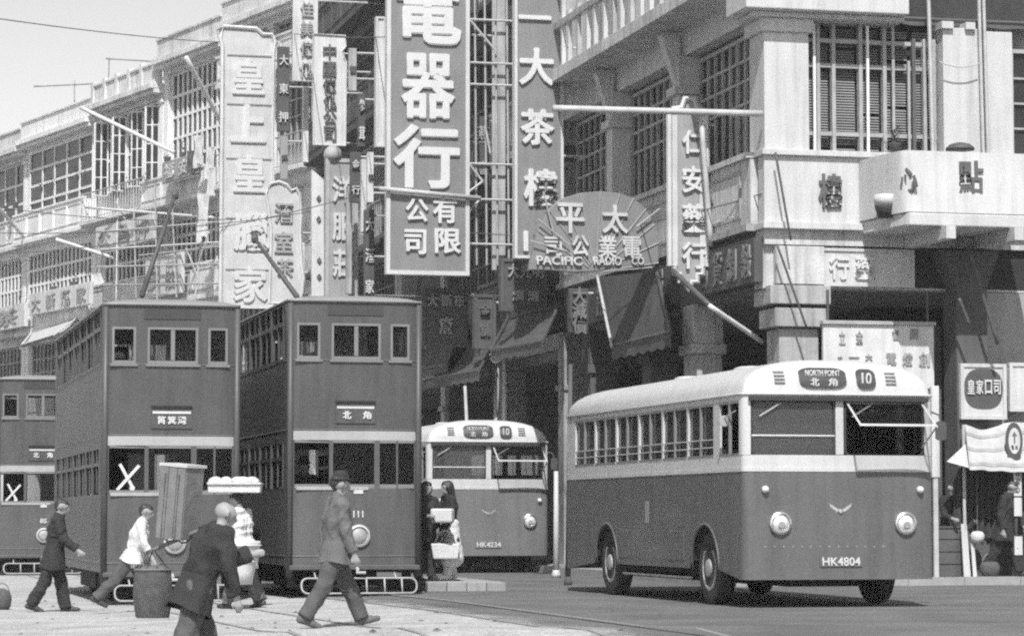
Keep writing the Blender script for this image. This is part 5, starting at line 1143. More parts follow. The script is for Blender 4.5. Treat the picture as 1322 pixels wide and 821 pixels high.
# things by the stall
a, b = sl(1208, 680, -0.5), sl(1244, 737, -0.5); P = ST.w((a.x + b.x) / 2, -0.5)
cr = thing('crate', 'grey planked crate between the nearer bus and the stall', 'crate', (P.x, P.y, 0.125), A); hwc = (b.x - a.x) / 2; hc = a.z - 0.125
MB().box(-hwc, hwc, 0.02, 0.5, 0.0, hc - 0.02).build('box', M['dkgrey'], cr)
for i in range(4): MB().box(-hwc, hwc, 0.0, 0.018, hc * i / 4 + 0.01, hc * (i + 1) / 4 - 0.01).build('plank', M['dkgrey'], cr)
MB().box(-hwc - 0.02, hwc + 0.02, -0.02, 0.52, hc - 0.018, hc + 0.015).build('lid', M['dimsign'], cr)
for i, (px, w_, pyt, lab, mt) in enumerate(((1249, 9, 676, 'broad pale plank leaning by the crate', 'signpale'), (1259, 5, 690, 'narrow white plank standing in front of the stall drapes', 'signwhite'))):
    a = sl(px, 738, -0.75); zt_ = sl(px, pyt, -0.75).z; P = ST.w(a.x, -0.75); m = MB(); kx = w_ / 76 / 2; m.add([(-kx, 0, 0), (kx, 0, 0), (kx * 0.8, 0.12, zt_ - 0.125), (-kx * 0.9, 0.12, zt_ - 0.125), (-kx, 0.03, 0), (kx, 0.03, 0), (kx * 0.8, 0.15, zt_ - 0.125), (-kx * 0.9, 0.15, zt_ - 0.125)], [(0,1,2,3),(7,6,5,4),(0,4,5,1),(1,5,6,2),(2,6,7,3),(3,7,4,0)])
    o = m.build('plank', M[mt], None); o.location = (P.x, P.y, 0.125); o.rotation_euler = (0, 0, A); tag(o, lab, 'plank', 'planks by the stall')
# stop sign with arrow
a = sl(1310, 668, -1.0); P = ST.w(a.x, -1.0); bs = thing('stop_sign', 'tram stop sign with an arrow in a dark ring on a banded pole', 'sign', (P.x, P.y, 0.125), A)
zc2 = sl(1310, 569, -1.0).z - 0.125; kx = 1 / 77.5
MB().tube([(0.03, 0.03, 0), (0.03, 0.03, zc2)], 0.035, 10).build('pole', M['dkpole'], bs, smooth=True)
m = MB(); m.prism([(0.155 * math.cos(t), zc2 + 0.31 * math.sin(t)) for t in [2 * math.pi * i / 32 for i in range(32)]], 'y', -0.02, 0.0); m.build('ring', M['dkpole'], bs)
m = MB(); m.prism([(-0.12, zc2 - 0.22), (0.12, zc2 - 0.22), (0.10, zc2 - 0.52), (-0.13, zc2 - 0.52)], 'y', -0.018, 0.0); m.build('foot_plate', M['dkpole'], bs)
m = MB(); m.prism([(0.105 * math.cos(t), zc2 + 0.22 * math.sin(t)) for t in [2 * math.pi * i / 32 for i in range(32)]], 'y', -0.03, -0.021); m.build('disc', M['signwhite'], bs)
m = MB(); m.prism([(-0.012, zc2 - 0.05), (0.012, zc2 - 0.05), (0.012, zc2 + 0.08), (0.045, zc2 + 0.08), (0, zc2 + 0.16), (-0.045, zc2 + 0.08), (-0.012, zc2 + 0.08)], 'y', -0.036, -0.031); m.build('arrow', M['dletter'], bs)
put('電', M['dletter'], bs, -0.035, -0.034, zc2 - 0.11, 0.05, 0.07, 0.01, 0.0); put('車', M['dletter'], bs, 0.035, -0.034, zc2 - 0.11, 0.05, 0.07, 0.01, 0.0)
for py0, py1 in ((604, 640), (642, 666), (692, 716)):
    z0, z1 = sl(1313, py1, -1.0).z - 0.125, sl(1313, py0, -1.0).z - 0.125; MB().box(-0.02, 0.12, -0.03, -0.01, z0, z1).build('number_plate', M['signwhite'], bs)
    if py0 == 604:
        for i, c in enumerate(('8', '1', '0')): put(c, M['dletter'], bs, 0.05, -0.032, z1 - 0.09 - i * 0.14, 0.07, 0.10, 0.008, 0.01)
# tram island between tram and bus
pI = ground(552, 764); isl = thing('tram_island', 'low kerbed island of pale blocks between the right tram and the farther bus', 'kerb', (pI.x, pI.y, gz(pI.x, pI.y)), A)
for i in range(4):
    MB().box(i * 0.31, i * 0.31 + 0.30, 0.0, 0.3, 0.0, 0.15 + random.uniform(-0.01, 0.01)).build('block', (M['pave'], M['kerb'], M['grey'], M['pave'])[i], isl, bevel=0.012)
MB().box(0, 1.24, 0.304, 4.2, 0.0, 0.145).build('island_top', M['kerb'], isl)

# ---------------------------------------------------------------- people
def surface(prims, h, k=0.03):
    """smooth union of tapered capsules -> one closed mesh (surface nets)"""
    lo = np.min([np.minimum(np.array(a) - ra, np.array(b) - rb) for a, b, ra, rb, *_c in prims], 0) - 3 * h
    hi = np.max([np.maximum(np.array(a) + ra, np.array(b) + rb) for a, b, ra, rb, *_c in prims], 0) + 3 * h
    n = np.ceil((hi - lo) / h).astype(int) + 1; F = np.full(n, 1.0, np.float32)
    ax = [lo[i] + h * np.arange(n[i]) for i in range(3)]
    for a, b, ra, rb, *cap in prims:
        a, b = np.array(a, float), np.array(b, float); r = max(ra, rb) + 2 * k + 2 * h
        i0 = np.maximum(0, np.floor((np.minimum(a, b) - r - lo) / h).astype(int)); i1 = np.minimum(n, np.ceil((np.maximum(a, b) + r - lo) / h).astype(int) + 1)
        X, Y, Z = np.meshgrid(*[ax[i][i0[i]:i1[i]] for i in range(3)], indexing='ij')
        d = b - a; L2 = max(1e-9, d @ d); tu = ((X - a[0]) * d[0] + (Y - a[1]) * d[1] + (Z - a[2]) * d[2]) / L2; t = np.clip(tu, 0, 1)
        D = np.sqrt((X - a[0] - t * d[0]) ** 2 + (Y - a[1] - t * d[1]) ** 2 + (Z - a[2] - t * d[2]) ** 2) - (ra + (rb - ra) * t)
        if cap: D = np.maximum(D, (tu - 1) * math.sqrt(L2))
        S = F[i0[0]:i1[0], i0[1]:i1[1], i0[2]:i1[2]]; hh = np.clip(0.5 + 0.5 * (S - D) / k, 0, 1); S[...] = S + (D - S) * hh - k * hh * (1 - hh)
    ins = F < 0; nx, ny, nz = n; c = np.zeros(n - 1, int)
    for dx in (0, 1):
        for dy in (0, 1):
            for dz in (0, 1): c += ins[dx:nx - 1 + dx, dy:ny - 1 + dy, dz:nz - 1 + dz]
    cell = (c > 0) & (c < 8); idx = -np.ones(cell.shape, int); I = np.argwhere(cell); idx[cell] = np.arange(len(I))
    acc = np.zeros((len(I), 3)); cnt = np.zeros(len(I))
    cor = [(dx, dy, dz) for dx in (0, 1) for dy in (0, 1) for dz in (0, 1)]
    for p in range(8):
        for q in range(p + 1, 8):
            if sum(abs(cor[p][i] - cor[q][i]) for i in range(3)) != 1: continue
            A_, B_ = np.array(cor[p]), np.array(cor[q]); fa = F[tuple((I + A_).T)]; fb = F[tuple((I + B_).T)]; s = (fa < 0) != (fb < 0)
            t = fa[s] / (fa[s] - fb[s]); acc[s] += A_ + (B_ - A_) * t[:, None]; cnt[s] += 1
    V = lo + h * (I + acc / cnt[:, None]); faces = []
    for axis in range(3):
        u, v = (axis + 1) % 3, (axis + 2) % 3; sl0 = [slice(None)] * 3; sl1 = [slice(None)] * 3; sl0[axis] = slice(0, -1); sl1[axis] = slice(1, None)
        e = np.argwhere(ins[tuple(sl0)] != ins[tuple(sl1)]); flip = ins[tuple(sl0)][tuple(e.T)]
        du, dv = np.zeros(3, int), np.zeros(3, int); du[u] = 1; dv[v] = 1
        ok = (e[:, u] > 0) & (e[:, v] > 0) & (e[:, u] < n[u] - 1) & (e[:, v] < n[v] - 1); e, flip = e[ok], flip[ok]
        q = np.stack([idx[tuple((e - du - dv).T)], idx[tuple((e - dv).T)], idx[tuple(e.T)], idx[tuple((e - du).T)]], 1)
        q[~flip] = q[~flip][:, ::-1]; faces.append(q)
    return V, np.concatenate(faces)
def sdf_obj(name, prims, mt, parent, h=0.014, k=0.03, crease=0.0, seed=0):
    V, Fc = surface(prims, h, k)
    me = bpy.data.meshes.new(name); me.from_pydata(V.tolist(), [], Fc.tolist()); me.materials.append(mt); me.polygons.foreach_set('use_smooth', [True] * len(me.polygons)); me.update()
    if crease:                                 # sharp-crested cloth folds
        N = np.empty(len(V) * 3); me.vertices.foreach_get('normal', N); N = N.reshape(-1, 3); rs = np.random.RandomState(seed % 9973); w_ = np.zeros(len(V))
        warp = 0.35 * np.sin(V[:, [1, 2, 0]] * 13 + rs.rand(3) * 6)
        for f_, am in ((17, 1.0), (29, 0.7), (47, 0.4)):
            for _ in range(2):
                d = rs.normal(size=3); d[2] *= 0.8; d /= np.linalg.norm(d); w_ += am * (0.6 - np.abs(np.sin((V @ d) * f_ + (warp @ d) * 3 + rs.rand() * 6)) * 1.2)
        V = V + N * (w_ * crease * 0.45)[:, None]; me.vertices.foreach_set('co', V.ravel()); me.update()
    o = bpy.data.objects.new(name, me); COL.objects.link(o); o.parent = parent; return o
def rot_y(v, deg): a = R(deg); return Vector((v.x * math.cos(a) + v.z * math.sin(a), v.y, -v.x * math.sin(a) + v.z * math.cos(a)))
def person(label, loc, facing, H=1.62, lean=4, head=0, turn=0, armL=(10, 8, 15), armR=(-10, 8, 15), legL=(18, 4), legR=(-16, 10), top='darkcloth', bottom='darkcloth', shoe='shoe', hair='short',
           hat=None, sleeve=1.0, hem=0.10, seated=False, skirt=0.0, wide=1.0, h=0.014, group='people in the street', loose=1.0, name='person'):
    """figure facing local +x; angles in degrees, arms (swing, spread, elbow), legs (swing, knee)"""
    root = thing(name, label, 'person', loc, facing, group); s = H
    hip = Vector((0, 0, 0)); up = rot_y(Vector((0, 0, 1)), lean); fwd = rot_y(Vector((1, 0, 0)), lean); lat = Vector((0, 1, 0))
    chest = hip + up * 0.20 * s; sho = hip + up * 0.305 * s; neck = hip + up * 0.335 * s; hu = rot_y(up, head); hf0 = rot_y(fwd, head); ct, st_ = math.cos(R(turn)), math.sin(R(turn)); hf = hf0 * ct + lat * st_; hl = lat * ct - hf0 * st_
    hb = neck + hu * 0.035 * s + hf * 0.012 * s; hc = hb + hu * 0.060 * s
    J = {}
    for sd_, key, arm, leg in ((1, 'L', armL, legL), (-1, 'R', armR, legR)):
        S = sho + lat * sd_ * 0.108 * s * wide; d = rot_y(Vector((0, math.sin(R(arm[1])) * sd_, -math.cos(R(arm[1])))), -arm[0] + 0.4 * lean * 0); E_ = S + d * 0.172 * s
        d2 = rot_y(Vector((0, math.sin(R(arm[1] * 0.4)) * sd_, -math.cos(R(arm[1] * 0.4)))), -(arm[0] + arm[2])); Wr = E_ + d2 * 0.150 * s
        Hp = hip + lat * sd_ * 0.052 * s; kn = Hp + rot_y(Vector((0, 0.02 * sd_, -1)), -leg[0]) * 0.235 * s; an = kn + rot_y(Vector((0, 0, -1)), -(leg[0] - leg[1])) * 0.235 * s
        ft = rot_y(Vector((1, 0, 0)), (leg[1] - leg[0]) * 0.55 if not seated else 0)
        J[key] = (S, E_, Wr, d2, Hp, kn, an, ft)
    zmin = min(min(J[k][6].z, (J[k][6] + J[k][7] * 0.11 * s).z) for k in 'LR') - 0.032 * s
    off = Vector((0, 0, -zmin)) if not seated else Vector((0, 0, 0.27 * s))
    def o(v): return tuple(v + off)
    B = []
    B += [(o(neck - up * 0.02 * s), o(hb + hu * 0.02 * s), 0.034 * s, 0.032 * s)]
    B += [(o(hc + hu * 0.012 * s - hf * 0.012 * s), o(hc + hu * 0.010 * s + hf * 0.008 * s), 0.050 * s, 0.047 * s), (o(hc - hu * 0.010 * s + hf * 0.012 * s), o(hc - hu * 0.040 * s + hf * 0.028 * s), 0.040 * s, 0.022 * s),
          (o(hc + hf * 0.054 * s + hu * 0.002 * s), o(hc + hf * 0.066 * s - hu * 0.014 * s), 0.006 * s, 0.009 * s), (o(hc + hf * 0.052 * s - hu * 0.030 * s), o(hc + hf * 0.053 * s - hu * 0.031 * s), 0.009 * s, 0.009 * s),
          (o(hc + hf * 0.046 * s + hu * 0.014 * s - hl * 0.02 * s), o(hc + hf * 0.046 * s + hu * 0.014 * s + hl * 0.02 * s), 0.010 * s, 0.010 * s)]
    for q in (1, -1): B += [(o(hc + hl * q * 0.050 * s - hu * 0.012 * s), o(hc + hl * q * 0.053 * s + hu * 0.010 * s), 0.009 * s, 0.011 * s)]
    T = []
    for q in (1, -1):
        T += [(o(hip + lat * q * 0.042 * s), o(hip + up * 0.12 * s + lat * q * 0.036 * s), 0.066 * s, 0.060 * s), (o(hip + up * 0.12 * s + lat * q * 0.036 * s), o(chest + lat * q * 0.046 * s * wide + up * 0.03 * s), 0.060 * s, 0.070 * s),
              (o(chest + lat * q * 0.046 * s * wide + up * 0.03 * s), o(sho + lat * q * 0.085 * s * wide), 0.068 * s, 0.040 * s)]
    T += [(o(sho + lat * 0.06 * s), o(neck + up * 0.005 * s), 0.038 * s, 0.034 * s), (o(sho - lat * 0.06 * s), o(neck + up * 0.005 * s), 0.038 * s, 0.034 * s)]
    B += [(a, b, ra * 0.9, rb * 0.9) for a, b, ra, rb in T]
    AR = []; LG = []; FT = []
    for key in 'LR':
        S, E_, Wr, d2, Hp, kn, an, ft = J[key]; sd_ = 1 if key == 'L' else -1
        B += [(o(S), o(E_), 0.033 * s, 0.025 * s), (o(E_), o(Wr), 0.025 * s, 0.017 * s)]
        perp = d2.cross(lat).normalized(); pal = Wr + d2 * 0.035 * s
        B += [(o(Wr), o(pal + d2 * 0.012 * s), 0.016 * s, 0.020 * s)]
        for fi, (u, ln) in enumerate(((-1.5, 0.030), (-0.5, 0.036), (0.5, 0.034), (1.5, 0.026))):
            b0 = pal + d2 * 0.016 * s + perp * u * 0.0095 * s; b1 = b0 + d2 * ln * 0.6 * s - lat * sd_ * 0.006 * s; b2 = b1 + d2 * ln * 0.4 * s - lat * sd_ * 0.014 * s
            B += [(o(b0), o(b1), 0.0062 * s, 0.0056 * s), (o(b1), o(b2), 0.0056 * s, 0.0048 * s)]
        b0 = Wr + d2 * 0.016 * s - perp * 0.014 * s; b1 = b0 - perp * 0.018 * s + d2 * 0.018 * s; B += [(o(b0), o(b1), 0.008 * s, 0.006 * s), (o(b1), o(b1 + d2 * 0.02 * s - perp * 0.004 * s), 0.006 * s, 0.005 * s)]
        B += [(o(Hp), o(kn), 0.052 * s, 0.034 * s), (o(kn), o(kn.lerp(an, 0.35)), 0.034 * s, 0.036 * s), (o(kn.lerp(an, 0.35)), o(an), 0.036 * s, 0.022 * s)]
        heel = an - ft * 0.028 * s - Vector((0, 0, 0.012 * s)); toe = an + ft * 0.105 * s - Vector((0, 0, 0.018 * s))
        B += [(o(heel), o(an + ft * 0.05 * s - Vector((0, 0, 0.01 * s))), 0.020 * s, 0.021 * s), (o(an + ft * 0.05 * s - Vector((0, 0, 0.012 * s))), o(toe), 0.020 * s, 0.014 * s)]
        FT.append([(o(heel), o(an + ft * 0.05 * s - Vector((0, 0, 0.01 * s))), 0.024 * s, 0.025 * s), (o(an + ft * 0.05 * s - Vector((0, 0, 0.012 * s))), o(toe), 0.024 * s, 0.019 * s), (o(an + Vector((0, 0, 0.012 * s))), o(an), 0.025 * s, 0.026 * s)])
        we = E_.lerp(Wr, (sleeve - 0.5) * 2 * 0.96) if sleeve > 0.5 else S.lerp(E_, sleeve * 2)
        e = 0.009 * s * loose
        if sleeve > 0.5: AR += [(o(S), o(E_), 0.036 * s + e, 0.029 * s + e), (o(E_), o(we), 0.029 * s + e, 0.027 * s + e, 1)]
        else: AR += [(o(S), o(we), 0.038 * s + e, 0.038 * s + e, 1)]
        LG += [(o(Hp + Vector((0, 0, 0.02 * s))), o(kn), 0.058 * s + e, 0.043 * s + e), (o(kn), o(kn.lerp(an, 0.97)), 0.043 * s + e, 0.040 * s + e * 1.2, 1)]
    sdf_obj('body', B, M['skin'], root, h, 0.012 * s)
    e = 0.010 * s * loose
    sd0 = hash(label) % 1000
    J_ = [(a, b, ra + e, rb + e) for a, b, ra, rb in T] + AR + ([(o(hip - up * hem * s + lat * q * 0.052 * s), o(hip + lat * q * 0.045 * s), 0.074 * s + e * 1.3, 0.068 * s + e) for q in (1, -1)] if seated else [])
    if skirt:
        J_ += [(o(hip + lat * q * 0.04 * s), o(hip - Vector((0.0, 0, skirt * s)) + lat * q * 0.05 * s + Vector((0.02 * c, 0, 0))), 0.07 * s, 0.055 * s + 0.03 * skirt * s) for q in (1, -1) for c in (-1, 1)]
    J_ = [p for p in J_]
    sdf_obj('dress' if skirt else 'jacket', J_, M[top], root, h, 0.02 * s, 0.016 * loose, sum(map(ord, label)))
    if not skirt and not seated:               # free-hanging jacket hem, open below
        hmb = MB(); vs = []; nn = 40; rsd = random.Random(sum(map(ord, label)))
        f1, f2 = rsd.random() * 6, rsd.random() * 6; z0h, z1h = 0.075 * s, -(hem + 0.015) * s
        for j in range(6):
            v = j / 5; zz = z0h + (z1h - z0h) * v; ex_ = (0.066 + 0.030 * v) * s + e; ey_ = (0.098 + 0.034 * v) * s + e
            for i in range(nn):
                t = 2 * math.pi * i / nn; wv = 1 + v * (0.05 * math.sin(5 * t + f1) + 0.04 * math.sin(9 * t + f2)); c = hip + up * (zz + v * 0.008 * s * math.sin(3 * t + f2)) + fwd * ex_ * wv * math.cos(t) + lat * ey_ * wv * math.sin(t); vs.append(o(c))
        hmb.add(vs, [(j * nn + i, j * nn + (i + 1) % nn, (j + 1) * nn + (i + 1) % nn, (j + 1) * nn + i) for j in range(5) for i in range(nn)])
        hmb.build('jacket_hem', M[top], root, smooth=True, solid=0.012)
    cl = MB(); cl.tube([o(neck - up * 0.004 * s + fwd * (0.042 * s * math.cos(t) + 0.004 * s) + lat * 0.046 * s * math.sin(t) - up * 0.012 * s * math.cos(t)) for t in [2 * math.pi * i / 18 for i in range(18)]], 0.010 * s, 6, closed=True); cl.build('collar', M[top], root, smooth=True)
    LG += [(o(hip + lat * q * 0.045 * s), o(hip + up * 0.06 * s + lat * q * 0.04 * s), 0.070 * s, 0.062 * s) for q in (1, -1)]
    if skirt < 0.3: sdf_obj('trousers', LG, M[bottom], root, h, 0.02 * s, 0.012 * loose, sum(map(ord, label)) + 5)
    if shoe:
        for f in FT: sdf_obj('shoe', f, M[shoe], root, h * 0.9, 0.01 * s)
    if hair != 'bald':
        Hr = [(o(hc + hu * 0.024 * s - hf * 0.016 * s), o(hc + hu * 0.028 * s + hf * 0.018 * s), 0.050 * s, 0.040 * s), (o(hc + hu * 0.002 * s - hf * 0.026 * s), o(hc - hu * 0.014 * s - hf * 0.022 * s), 0.044 * s, 0.032 * s)]
        if hair == 'long': Hr += [(o(hc - hf * 0.03 * s), o(neck - hf * 0.055 * s - up * 0.06 * s), 0.048 * s, 0.034 * s)] + [(o(hc + hl * q * 0.035 * s), o(hc + hl * q * 0.04 * s - hu * 0.05 * s - hf * 0.01 * s), 0.03 * s, 0.02 * s) for q in (1, -1)]
        sdf_obj('hair', Hr, M['hair'], root, h, 0.012 * s)
    for q in (1, -1):
        c_ = Vector(o(hc + hf * 0.052 * s + hl * q * 0.018 * s + hu * 0.004 * s)); MB().lathe([(0.001, -0.004), (0.005, -0.002), (0.006, 0.0), (0.005, 0.002), (0.001, 0.004)], tuple(c_), 'z', 8).build('eye', M['hair'], root, smooth=True)
    if hat:
        c_ = Vector(o(hc + hu * 0.045 * s)); hm = MB()
        hm.lathe([(0.001, 0.085), (0.05, 0.08), (0.075, 0.06), (0.085, 0.02), (0.088, 0.0), (0.115, -0.012), (0.115, -0.020), (0.085, -0.015)], (0, 0, 0), 'z', 20); ho = hm.build('hat', M[hat], root, loc=c_, smooth=True)
    Jo = {k: [Vector(o(v)) for v in J[k][:3]] + [J[k][3]] + [Vector(o(v)) for v in J[k][4:7]] for k in 'LR'}
    return root, dict(J=Jo, head=Vector(o(hc)), top=Vector(o(hc + hu * 0.07 * s)), sho=Vector(o(sho)), fwd=fwd, up=up)
def wpos(root, v): return root.location + Matrix.Rotation(root.rotation_euler.z, 3, 'Z') @ Vector(v)
def gp(px, py): return ground(px, py)
def on_ground(px, Y):
    P = atY(px, HORIZON, Y); P.z = gz(P.x, P.y); return P
# 1 walker in a dark suit, far left
person('walking person in a dark suit at the left, before the far tram', on_ground(70, 38.2), R(4), 1.57, lean=6, head=4, armL=(-8, 6, 18), armR=(22, 6, 30), legL=(14, 2), legR=(-18, 12), top='darkcloth', bottom='darkcloth', loose=1.5)
# 2 boy in white shirt
boy, bj = person('young person in a white shirt hurrying behind the wicker basket', on_ground(172, 37.0), R(2), 1.50, lean=14, head=-2, armL=(-10, 8, 30), armR=(12, 6, 20), legL=(24, 10), legR=(-40, 6), top='whcloth', bottom='midtrouser', sleeve=0.75, loose=1.3, hem=0.015)
# 3 load carrier in front
P3 = on_ground(252, 23.4)
car, cj = person('bald load carrier in dark clothes nearest the viewer, seen from behind', P3, R(28), 1.60, lean=22, head=-2, turn=-8, armL=(40, 10, 60), armR=(4, 10, 12), legL=(22, 10), legR=(-16, 16), top='darkcloth', bottom='midtrouser', hair='bald', hem=0.10, loose=2.0, wide=1.12)
# 4 woman with tray
P4 = on_ground(312, 37.2)
wom, wj = person('person in a pale tunic balancing a tray of goods on the head', P4, R(150), 1.55, lean=6, head=2, armL=(35, 8, 45), armR=(30, 8, 40), legL=(14, 6), legR=(-14, 14), top='ltcloth', bottom='midcloth', loose=2.2, hem=0.14)
# 5 man with hat
P5 = on_ground(433, 29.2)
man, mj = person('person in grey work clothes and a dark hat striding before the right tram', P5, R(20), 1.64, lean=2, head=2, armL=(-14, 6, 12), armR=(7, 6, 14), legL=(26, 2), legR=(-24, 8), top='midcloth', bottom='midtrouser', shoe='midcloth', hat='darkcloth', loose=1.25, hem=0.05)
# 6, 7 women on the island
P6 = on_ground(549, 43.6); P6.z = gz(P6.x, P6.y) + 0.15
w6, j6 = person('person in dark clothes holding a white parcel, squeezed beside the right tram', P6, R(-50), 1.54, lean=2, armL=(20, 6, 70), armR=(20, 6, 70), legL=(4, 0), legR=(-4, 4), top='darkcloth', bottom='darkcloth', hair='long')
P7 = on_ground(580, 43.9); P7.z = gz(P7.x, P7.y) + 0.15
w7, j7 = person('long-haired person in dark top and white skirt by the farther bus', P7, R(205), 1.54, lean=2, armL=(10, 6, 20), armR=(10, 6, 20), legL=(6, 0), legR=(-6, 4), top='darkcloth', bottom='whcloth', hair='long', shoe='whcloth')
# white skirt as clothing
sdf_obj('skirt', [((-0.0, q * 0.07, 0.86), (c * 0.05, q * 0.09, 0.34), 0.12, 0.15) for q in (1, -1) for c in (1, -1)], M['whcloth'], w7, 0.016, 0.05, 0.01, 3)
# 8 at the stall
a8 = sl(1296, 668, -0.9); P8 = ST.w(a8.x, -0.9, 0.125)
person('person in dark trousers stepping out beside the stop sign', P8, R(-25), 1.66, lean=8, head=10, armL=(10, 6, 30), armR=(-12, 6, 20), legL=(26, 18), legR=(-18, 14), top='darkcloth', bottom='darkcloth', loose=1.4)
a9 = sl(1226, 668, -0.15); P9 = ST.w(a9.x, -0.15, 0.125)
person('person in dark clothes standing behind the grey crate by the stall', P9, R(-60), 1.60, lean=4, head=6, armL=(20, 6, 50), armR=(16, 6, 60), legL=(4, 0), legR=(-4, 2), top='darkcloth', bottom='darkcloth')
# passengers
def rider(T, label, x, y, floor, facing, top='darkcloth', hair='short', hat=None, z=0.0, H=1.55):
    Pw = T.location + Matrix.Rotation(TA, 3, 'Z') @ Vector((x, y, floor + z))
    person(label, Pw, TA + R(facing), H, lean=6, armL=(30, 8, 50), armR=(30, 8, 50), legL=(80, 80), legR=(80, 80), top=top, bottom='midcloth', hair=hair, hat=hat, seated=True, h=0.02, group='tram passengers', sleeve=0.6)
rider(T1, 'seated passenger in a hat at the left upper window of the left tram', -0.70, 0.75, 2.46, -90, 'darkcloth', hat='ltcloth', z=0.02)
rider(T1, 'seated passenger in a white shirt at the middle upper window of the left tram', -0.18, 0.62, 2.46, 80, 'whcloth', z=-0.05)
rider(T1, 'seated passenger at the right upper window of the left tram', 0.66, 0.8, 2.46, -90, 'ltcloth', z=0.0)
rider(T1, 'passenger leaning by an upper side window of the left tram', -0.52, 4.6, 2.46, -90, 'whcloth', z=0.05)
rider(T2, 'driver behind the windscreen of the right tram', -0.62, 0.95, 0.75, -90, 'darkcloth', hat='darkcloth', z=0.1)
rider(T3, 'seated passenger at the upper window of the far tram', 0.0, 0.8, 2.46, -90, 'whcloth', z=-0.1)

# ---------------------------------------------------------------- loads
def put_obj(root, name, mb, mt, smooth=True, **kw): return mb.build(name, mt, root, smooth=smooth, **kw)
fr3 = car.rotation_euler.z
shd = wpos(car, cj['sho'] + Vector((0, 0.10, 0.05)))
# carrying pole across the shoulder, one end behind him to the left, one ahead to the right
SL = wpos(car, cj['J']['L'][0]) + Vector((0, 0, 0.075))
pa = atY(190, 713, SL.y + 0.30); pb = SL + (SL - pa) * 0.42
pole('carrying pole across the shoulder of the bald load carrier', pa, pb, 0.018, M['wood'], 'carrying_pole', 'pole', None)
def on_pole(t): return pa.lerp(SL, t)
# tall box riding on the pole behind him
bp = on_pole(0.50); kx = bp.y / 3600; h_ = atY(230, 604, bp.y).z - bp.z; hw_ = 20 * kx
bx_ = thing('wooden_box', 'tall tilted wooden box tied on the carrying pole', 'box', (bp.x, bp.y, bp.z + 0.012), R(-28)); bx_.rotation_euler = (0, R(5), R(-28))
MB().box(-hw_, hw_, -0.12, 0.14, 0, h_).build('box', M['wood'], bx_, bevel=0.008)
for i in range(3): MB().box(-hw_ + 2 * hw_ * i / 3 + 0.004, -hw_ + 2 * hw_ * (i + 1) / 3 - 0.004, -0.134, -0.121, 0.0, h_).build('plank', M['wood'], bx_)
MB().box(-hw_ - 0.012, hw_ + 0.012, -0.14, 0.155, h_, h_ + 0.025).build('lid', M['signpale'], bx_)
for x in (-0.07, 0.07): MB().tube([(x, -0.142, h_ * 0.9), (x, -0.142, 0.02), (x, -0.03, -0.03), (x, 0.03, -0.03), (x, 0.15, 0.02), (x, 0.15, h_ * 0.9)], 0.007, 5).build('rope', M['wire'], bx_)
# basket slung from the pole end
bp = on_pole(0.10); kx = bp.y / 3600; zb_ = atY(197, 797, bp.y).z; zt_ = atY(197, 735, bp.y).z; rb_ = 25 * kx; hb_ = zt_ - zb_
bk = thing('wicker_basket', 'dark wicker basket slung low from the end of the carrying pole', 'basket', (bp.x, bp.y, zb_), 0)
m = MB(); prof = []
for i in range(17):
    v = i / 16; prof.append((rb_ * (0.84 + 0.16 * math.sin(v * math.pi * 0.9)) + (0.004 if i % 2 else 0), hb_ * v))
m.lathe(prof, (0, 0, 0), 'z', 28); m.build('basket_wall', M['wicker'], bk, auto=True)
MB().tube([(rb_ * 0.92 * math.cos(t), rb_ * 0.92 * math.sin(t), hb_) for t in [2 * math.pi * i / 24 for i in range(24)]], 0.012, 6, closed=True).build('rim', M['wood'], bk)
for a in (0.6, 2.1, 3.7, 5.2): MB().tube([(rb_ * 0.9 * math.cos(a), rb_ * 0.9 * math.sin(a), hb_), (0, 0, bp.z - zb_ + 0.01)], 0.006, 5).build('sling', M['wire'], bk)
for i in range(7):
    a = i * 2.4; MB().lathe([(0.01, -0.04), (0.045, -0.02), (0.055, 0.01), (0.035, 0.035), (0.01, 0.045)], (rb_ * 0.5 * math.cos(a), rb_ * 0.5 * math.sin(a), hb_ * 0.98), 'z', 10).build('bundle', M['midcloth'], bk, smooth=True)
# tray on the head
hd = wpos(wom, wj['top']); kx = hd.y / 3600
tr = thing('tray', 'long pale tray with white bundles carried on a head', 'tray', (hd.x, hd.y, hd.z + 0.005), R(2)); hw_ = 33 * kx
m = MB(); m.prism([(-hw_, 0.0), (hw_, 0.0), (hw_ * 1.03, 0.11), (-hw_ * 1.03, 0.11)], 'y', -0.24, 0.24); m.build('tray_box', M['ltcloth'], tr, bevel=0.012)
m = MB(); ring_frame(m, -hw_ * 1.06, hw_ * 1.06, -0.27, 0.27, 0.03, 0.03, 0.11, 0.135); m2 = MB(); m2.add([(x, z, y) for x, y, z in m.v], m.f); m2.build('rim', M['signwhite'], tr)
for i, (x, y, r_) in enumerate(((-0.26, 0.0, 0.10), (0.02, 0.05, 0.09), (0.10, -0.06, 0.13), (0.22, 0.02, 0.10), (-0.12, -0.05, 0.09))):
    m = MB(); m.lathe([(r_ * 0.9, 0.11), (r_ * 1.05, 0.14), (r_ * 0.9, 0.18), (r_ * 0.4, 0.21), (0.01, 0.215)], (x, y, 0), 'z', 14); m.build('bundle', M['whcloth'], tr, smooth=True)
